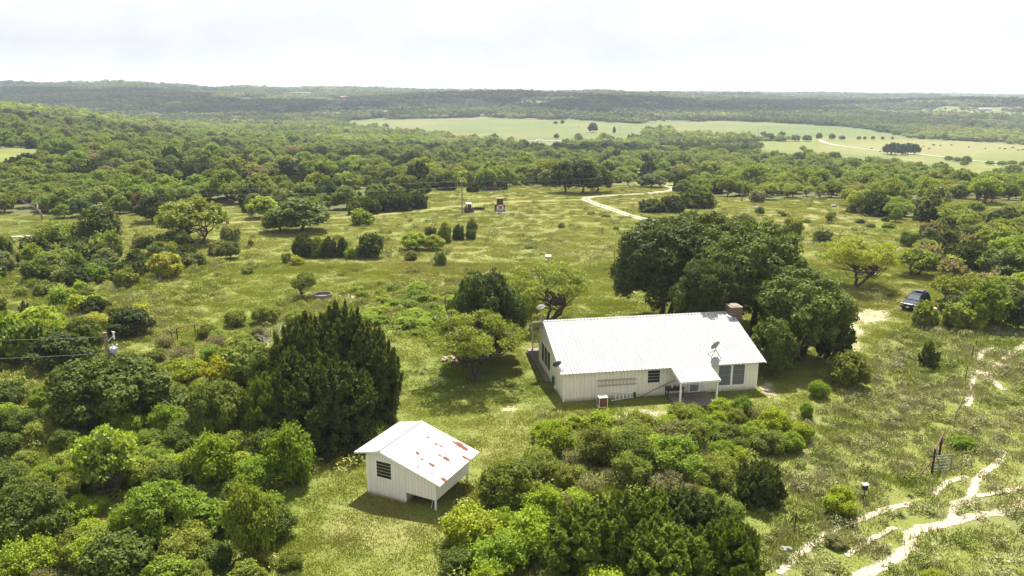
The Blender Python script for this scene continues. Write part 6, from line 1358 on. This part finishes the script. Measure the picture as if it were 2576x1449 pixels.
# H brace and panel gate on the right
A_, B_, Bs = Vector(at(2344, 1190)), Vector(at(2362, 1150)), Vector(at(2291, 1219)); hb = thing('pipe_brace', "rusty pipe brace with slanting leg on the right slope", 'fence brace', A_)
dB = B_ - A_; zt = lambda v, py: (lambda f: CAMH + (-SP + -(py - 724.5) / FV * CP) * f)(float(to_view(v.x, v.y, v.z)[2]))
hA, hB = 1.75, 1.6
q = MB(); q.tube([(0, 0, -.1), (0, 0, hA)], .075, 10); q.build('post', M_PIPED, hb); q = MB(); q.tube([(dB.x, dB.y, -.1), (dB.x, dB.y, hB)], .085, 10); q.build('post', M_PIPED, hb)
q = MB(); q.tube([(0, 0, hA - .02), (dB.x, dB.y, hB - .02), (dB.x * 1.25, dB.y * 1.25, hB + .05)], .055, 8); q.build('rail', M_PIPE, hb); q = MB(); q.tube([(-.05, 0, .95), (Bs.x - A_.x, Bs.y - A_.y, .02)], .05, 8); q.build('diagonal_brace', M_PIPE, hb)
g0, g1 = Vector(at(2342, 1189)), Vector(at(2391, 1184)); dg = g1 - g0; gt = thing('panel_gate', "open five bar metal gate panel against the pipe brace", 'gate', g0, math.atan2(dg.y, dg.x)); Lg = dg.length
q = MB(); q.box(0, .06, -.02, .02, .05, 1.2); q.box(Lg - .06, Lg, -.02, .02, .05, 1.2); q.box(.06, Lg - .06, -.02, .02, 1.14, 1.2); q.box(.06, Lg - .06, -.02, .02, .05, .11); q.build('gate_frame', M_GATE, gt); q = MB()
for z in (.3, .52, .76, .95): q.box(.061, Lg - .061, -.015, .015, z, z + .05)
q.build('bars', M_GATE, gt)
p = at(2172, 1258); bf = thing('game_feeder', "black box on a thin post on the right slope", 'feeder box', p); q = MB(); q.tube([(0, 0, -.1), (0, 0, .75)], .03, 8); q.build('post', M_BLACK, bf); q = MB(); q.box(-.13, .13, -.13, .13, .72, 1.05); q.build('box', M_BLACK, bf, bevel=.015); q = MB(); q.prism([(-.18, -.18, 1.05), (.18, -.18, 1.1), (.18, .18, 1.1), (-.18, .18, 1.05)], (0, 0, .03)); q.build('lid', M_DISH, bf)
p = at(1379, 661); bx = thing('post_box', "white box on a post standing in the open pasture", 'feeder box', p); q = MB(); q.tube([(0, 0, -.1), (0, 0, .9)], .04, 8); q.build('post', M_DARK, bx); q = MB(); q.box(-.32, .32, -.25, .25, .72, 1.02); q.build('box', M_GALV, bx, bevel=.02); q = MB(); q.prism([(-.4, -.34, 1.02), (.4, -.34, 1.02), (.4, 0, 1.2), (-.4, 0, 1.2)], (0, 0, .02)); q.prism([(-.4, .34, 1.02), (.4, .34, 1.02), (.4, 0, 1.2), (-.4, 0, 1.2)], (0, 0, .02)); q.build('lid', M_TRIM, bx)
TP = [(1998,1341,1.3,"steel fence post beside the last central junipers"),(2428,960,1.5,"steel fence post beside the narrow footpath, nearest of three"),(2444,906,1.4,"steel fence post beside the footpath, middle of three"),(2455,873,1.3,"steel fence post beside the footpath, farthest of three"),(1516,588,1.2,"thin fence post on the open slope above the house"),(1484,668,1.2,"short fence post behind the feathery mesquite"),(1545,652,1.3,"thin fence post at the left edge of the oak grove"),(412,880,1.1,"short fence post left of the low pipe fence"),(1577,470,1.5,"thin post near the live oak grove")]
for vx_, vy_, h_, lb in TP:
    p = at(vx_, vy_); q = MB(); q.box(-.02, .02, -.004, .004, -.1, h_); q.box(-.004, .004, .004, .03, -.1, h_ - .02)
    for k in range(8): q.box(-.012, .012, -.012, -.0045, .3 + k * .12, .33 + k * .12)
    q.bm.transform(Matrix.Diagonal((1.6, 1.6, 1, 1))); o = q.build('fence_post', M_TPOST, None, loc=p); tag(o, lb, 'fence post')
def rock(label, vx_, vy_, s, seed):
    r = random.Random(seed); bm = bmesh.new(); bmesh.ops.create_icosphere(bm, subdivisions=3, radius=1)
    for v in bm.verts: n = v.co.normalized(); k = 1 + .22 * math.sin(n.x * 3 + seed) * math.cos(n.y * 4 + seed) + .1 * math.sin(n.z * 7 + n.x * 6); v.co = Vector((n.x * k * s, n.y * k * s * .8, n.z * k * s * .55))
    me = bpy.data.meshes.new('rock'); bm.to_mesh(me); bm.free(); me.materials.append(M_STONE); p = at(vx_, vy_); o = link(bpy.data.objects.new('rock', me)); o.location = (p.x, p.y, p.z + s * .2); tag(o, label, 'rock')
rock("pale boulder at the foot of the lower right slope", 1978, 1386, .34, 1); rock("small pale stone right of the house corner", 1931, 985, .3, 2); rock("pale rocks at the rim of the right pasture", 2097, 520, .7, 3); rock("flat pale rock lying in the right pasture rim", 1905, 525, .8, 4)
rock("pale stone in the pasture below the rusty tractor", 1287, 541, .3, 5); rock("pale stone in the pasture right of the loader", 1312, 533, .25, 6); rock("white stone showing through the bushes below the footpath", 2350, 880, .3, 8)
# rock pile under the leaning mesquite
p = at(1145, 905); q = thing('rubble_pile', "heap of pinkish rubble under the leaning mesquite limb", 'rock pile', p); bm = bmesh.new()
for k in range(60):
    a, d = random.uniform(0, 6.28), random.uniform(0, 1.2) ; r = random.uniform(.08, .2); bmesh.ops.create_icosphere(bm, subdivisions=1, radius=r, matrix=Matrix.Translation((d * math.cos(a) * 1.2, d * math.sin(a) * .7, max(0, .35 - d * .25) * random.random() + r * .4)) @ Matrix.Diagonal((1, .8, .6, 1)))
me = bpy.data.meshes.new('stones'); bm.to_mesh(me); bm.free(); me.materials.append(simple('pink_stone', (.34, .25, .2), .9, noise=.3, nscale=3)); link(bpy.data.objects.new('stones', me), q)['kind'] = 'stuff'

# ------------------------------------------------------------------ far things: cattle, trailers, houses, turbines, pickup
def cow_mesh():
    me = bpy.data.meshes.new('cow'); V = [(0,0,1.05),(.55,0,1.1),(.95,0,1.2),(1.25,0,1.0),(1.5,0,.75),(-.5,0,1.08),(-.85,0,1.05),(-.95,0,.7),
        (.55,.22,.7),(.55,.22,.35),(.58,.22,.02),(.55,-.22,.7),(.52,-.22,.35),(.56,-.22,.02),(-.65,.22,.75),(-.72,.22,.38),(-.66,.22,.02),(-.65,-.22,.75),(-.7,-.22,.38),(-.64,-.22,.02)]
    E_ = [(0,1),(1,2),(2,3),(3,4),(0,5),(5,6),(6,7),(1,8),(8,9),(9,10),(1,11),(11,12),(12,13),(5,14),(14,15),(15,16),(5,17),(17,18),(18,19)]
    me.from_pydata(V, E_, []); R_ = [.34,.32,.22,.17,.12,.33,.16,.04,.14,.08,.07,.14,.08,.07,.16,.09,.07,.16,.09,.07]
    o = bpy.data.objects.new('cow', me); COL.objects.link(o); o.modifiers.new('s', 'SKIN'); sv_ = me.skin_vertices[0].data
    for v, r in zip(sv_, R_): v.radius = (r, r)
    sv_[0].use_root = True; o.modifiers.new('ss', 'SUBSURF').levels = 1; dg_ = bpy.context.evaluated_depsgraph_get(); m2 = bpy.data.meshes.new_from_object(o.evaluated_get(dg_)); bpy.data.objects.remove(o); m2.name = 'cow'; m2.materials.clear(); m2.materials.append(simple('black_hide', (.02, .016, .014), .8)); return m2
cm_ = cow_mesh()
for i, (x, y) in enumerate(((2281,377),(2301,365),(2318,374),(2349,367),(2365,368),(2393,367),(2437,372),(2478,375),(2514,375),(2527,377),(2548,374),(2572,379),(2337,376),(2240,367),(2193,376),(2346,366),(2241,388),(2214,383),(2324,370),(2562,380))):
    p = at(x, y); o = link(bpy.data.objects.new('cow', cm_)); o.location = p; o.rotation_euler = (0, 0, random.uniform(0, 6.28)); s = random.uniform(.95, 1.15); o.scale = (s, s, s); tag(o, "black cow grazing in the far right pasture", 'cow', "cattle in the far right pasture")
def simple_house(name, label, cat, vx_, vy_, L, D, H, rz, wall, roof, rh=1.6, win=3):
    p = at(vx_, vy_); o = thing(name, label, cat, p, rz); q = MB(); q.box(-L/2, L/2, -D/2, D/2, -1, H); q.prism([(-L/2, -D/2 + .01, H), (-L/2, D/2 - .01, H), (-L/2, 0, H + rh - .1)], (L, 0, 0)); q.build('wall', wall, o)
    q = MB(); q.prism([(-L/2 - .5, -D/2 - .5, H - .1), (-L/2 - .5, 0, H + rh), (-L/2 - .5, D/2 + .5, H - .1), (-L/2 - .5, D/2 + .5, H + .06), (-L/2 - .5, 0, H + rh + .16), (-L/2 - .5, -D/2 - .5, H + .06)], (L + 1, 0, 0)); q.build('roof', roof, o)
    for k in range(win): x = -L/2 + L * (k + .5) / win; q = MB(); q.box(x - .6, x + .6, -D/2 - .05, -D/2 - .002, 1, 2.2); q.build('window', M_GLASS, o)
    return o
M_RROOF = simple('red_roof', (.34, .08, .07), .7); M_PROOF = simple('purple_grey_roof', (.16, .12, .15), .7); M_WALL2 = simple('tan_wall', (.45, .4, .34), .8)
simple_house('farmhouse', "distant red roofed farmhouse on the wooded hill", 'house', 868, 249, 22, 12, 4, .2, M_WALL2, M_RROOF, 3.5)
simple_house('farmhouse', "distant purple roofed house among trees on the right", 'house', 2476, 279, 20, 10, 3, -.2, M_WALL2, M_PROOF, 2.4)
simple_house('farmhouse', "small distant house with orange roof on the right", 'house', 2543, 279, 10, 8, 3, .1, M_TRIM, M_RROOF, 2)
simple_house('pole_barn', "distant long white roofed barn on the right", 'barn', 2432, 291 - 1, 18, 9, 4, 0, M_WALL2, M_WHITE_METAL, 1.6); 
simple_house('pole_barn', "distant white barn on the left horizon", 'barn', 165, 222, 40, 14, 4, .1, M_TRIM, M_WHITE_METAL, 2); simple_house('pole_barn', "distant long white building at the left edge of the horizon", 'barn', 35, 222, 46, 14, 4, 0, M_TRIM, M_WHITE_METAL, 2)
for vx_, L, lb in ((1202, 7, "left and lowest of three white trailers beyond the far field"), (1213, 8, "middle one of three white trailers beyond the far field"), (1229, 11, "right and largest of three white trailers beyond the far field")):
    p = at(vx_, 293); o = thing('travel_trailer', lb, 'trailer', p, .05); q = MB(); q.box(-L/2, L/2, -1.2, 1.2, .6, 3.4); q.build('body', M_TRIM, o, bevel=.2)
    for k in (-.25, .2): q = MB(); q.box(L * k - .5, L * k + .5, -1.22, -1.202, 1.8, 2.5); q.build('window', M_GLASS, o)
    for s in (-1, 1): wheel(o, .4, s * 1.1, .38, .25); wheel(o, -.5, s * 1.1, .38, .25)
p = at(1357, 355); pk = thing('pickup_truck', "white pickup truck on the short stretch of highway", 'truck', p + Vector((0, 0, .3)), math.pi); body_loft([(2.7, .85, .8, .5, .95), (1.2, .92, .86, .45, 1.1), (-2.7, .92, .9, .5, 1.1)], 'body', M_TRIM, pk, .05); body_loft([(1.3, .85, .8, 1.1, 1.15), (.6, .85, .7, 1.1, 1.75), (-.7, .85, .7, 1.1, 1.75), (-.95, .85, .8, 1.1, 1.2)], 'cabin', M_TRIM, pk, .05)
q = MB(); q.box(-.6, .5, -.86, .86, 1.25, 1.6); q.build('window', M_GLASS, pk)
for s in (-1, 1): wheel(pk, 1.7, s * .85, .4, .28); wheel(pk, -1.7, s * .85, .4, .28)
p = at(1610, 335); q = thing('farm_implement', "white farm implement standing alone in the far green field", 'implement', at(1614, 332)); m_ = MB(); m_.box(-3, 3, -1.2, 1.2, 1, 2.6); m_.tube([(-3, 0, 2), (-5.5, 0, 1)], .2, 6); m_.build('frame', M_TRIM, q); wheel(q, 0, -1.4, .8, .4); wheel(q, 0, 1.4, .8, .4)
q = thing('red_tractor', "tiny red tractor in the narrow field at the right", 'tractor', at(2573, 346)); q.location = at(2565, 341); m_ = MB(); m_.box(-1.8, 1.8, -.8, .8, .8, 2.2); m_.box(-1.2, .3, -.8, .8, 2.2, 3.3); m_.build('body', M_RED, q); wheel(q, -.9, -1, .9, .4); wheel(q, -.9, 1, .9, .4); wheel(q, 1.2, -.8, .5, .3); wheel(q, 1.2, .8, .5, .3)
M_TURB = simple('turbine_white', (.75, .76, .78), .5)
for i, (vx_, top, lb) in enumerate(((1967, 214, "left one of three faint wind turbines on the horizon"), (2030, 208, "middle one of three faint wind turbines on the horizon"), (2071, 214, "right one of three faint wind turbines on the horizon"))):
    Y = 6600; X = (vx_ - 1288) / FV * Y * CP; z0 = gz(X, Y); ht = 85 + (235 - top) * .3; o = thing('wind_turbine', lb, 'wind turbine', (X, Y, z0))
    q = MB(); q.tube([(0, 0, 0), (0, 0, ht)], [2.6, 1.6], 12); q.build('tower', M_TURB, o); q = MB(); q.box(-2, 2, -5, 4, ht, ht + 4); q.build('nacelle', M_TURB, o, bevel=.5)
    for k in range(3): a = k * 2.094 + .4 + i; q = MB(); q.prism([(0, -5.6, ht + 2), (1.6 * math.cos(a + 1.57), -5.6, ht + 2 + 1.6 * math.sin(a + 1.57)), (38 * math.cos(a), -5.6, ht + 2 + 38 * math.sin(a))], (0, .5, 0)); q.build('blade', M_TURB, o)

# ------------------------------------------------------------------ clouds high overhead (they shade the far hills) and the haze
def cloud(x, y, z, sx, sy, seed):
    r = random.Random(seed); bm = bmesh.new()
    for k in range(16):
        a = r.uniform(0, 6.28); d = math.sqrt(r.random()); s = r.uniform(.22, .42) * (1.1 - .5 * d)
        bmesh.ops.create_icosphere(bm, subdivisions=3, radius=1, matrix=Matrix.Translation((d * math.cos(a) * sx, d * math.sin(a) * sy, 0)) @ Matrix.Diagonal((s * sx, s * sy, s * sy * .5, 1)))
    me = bpy.data.meshes.new('cloud'); bm.to_mesh(me); bm.free(); me.materials.append(M_CLOUD)
    for p_ in me.polygons: p_.use_smooth = True
    o = link(bpy.data.objects.new('cloud', me)); o.location = (x, y, z); return tag(o, "cumulus cloud high over the far hills", kind='structure')
M_CLOUD = simple('cloud_white', (.9, .9, .92), 1.0)
def shade(gx_, gy_, sx, sy, seed, z=1300):
    k = z / math.tan(RAD(SUN_EL)); cloud(gx_ + math.sin(RAD(SUN_AZ)) * k, gy_ + math.cos(RAD(SUN_AZ)) * k, z, sx, sy, seed)
shade(-250, 1650, 1000, 420, 1); shade(600, 1480, 560, 230, 2); shade(-900, 1500, 500, 380, 7); shade(-1100, 2000, 500, 350, 3); shade(1100, 1000, 420, 110, 4); shade(95, 520, 110, 45, 5); shade(330, 2300, 500, 300, 6)
HZ = MB(); HZ.box(-9000, 9000, -120, 12000, -60, 175)
mh = bpy.data.materials.new('haze'); mh.use_nodes = True; t = mh.node_tree; t.nodes.clear(); o_ = N(t, 'ShaderNodeOutputMaterial'); pv = N(t, 'ShaderNodeVolumePrincipled')
pv.inputs['Color'].default_value = (.74, .85, 1.0, 1); pv.inputs['Density'].default_value = .00015; pv.inputs['Anisotropy'].default_value = .2; t.links.new(pv.outputs[0], o_.inputs['Volume'])
hz = HZ.build('haze', mh, None); tag(hz, "pale blue summer haze over the valley", kind='stuff')
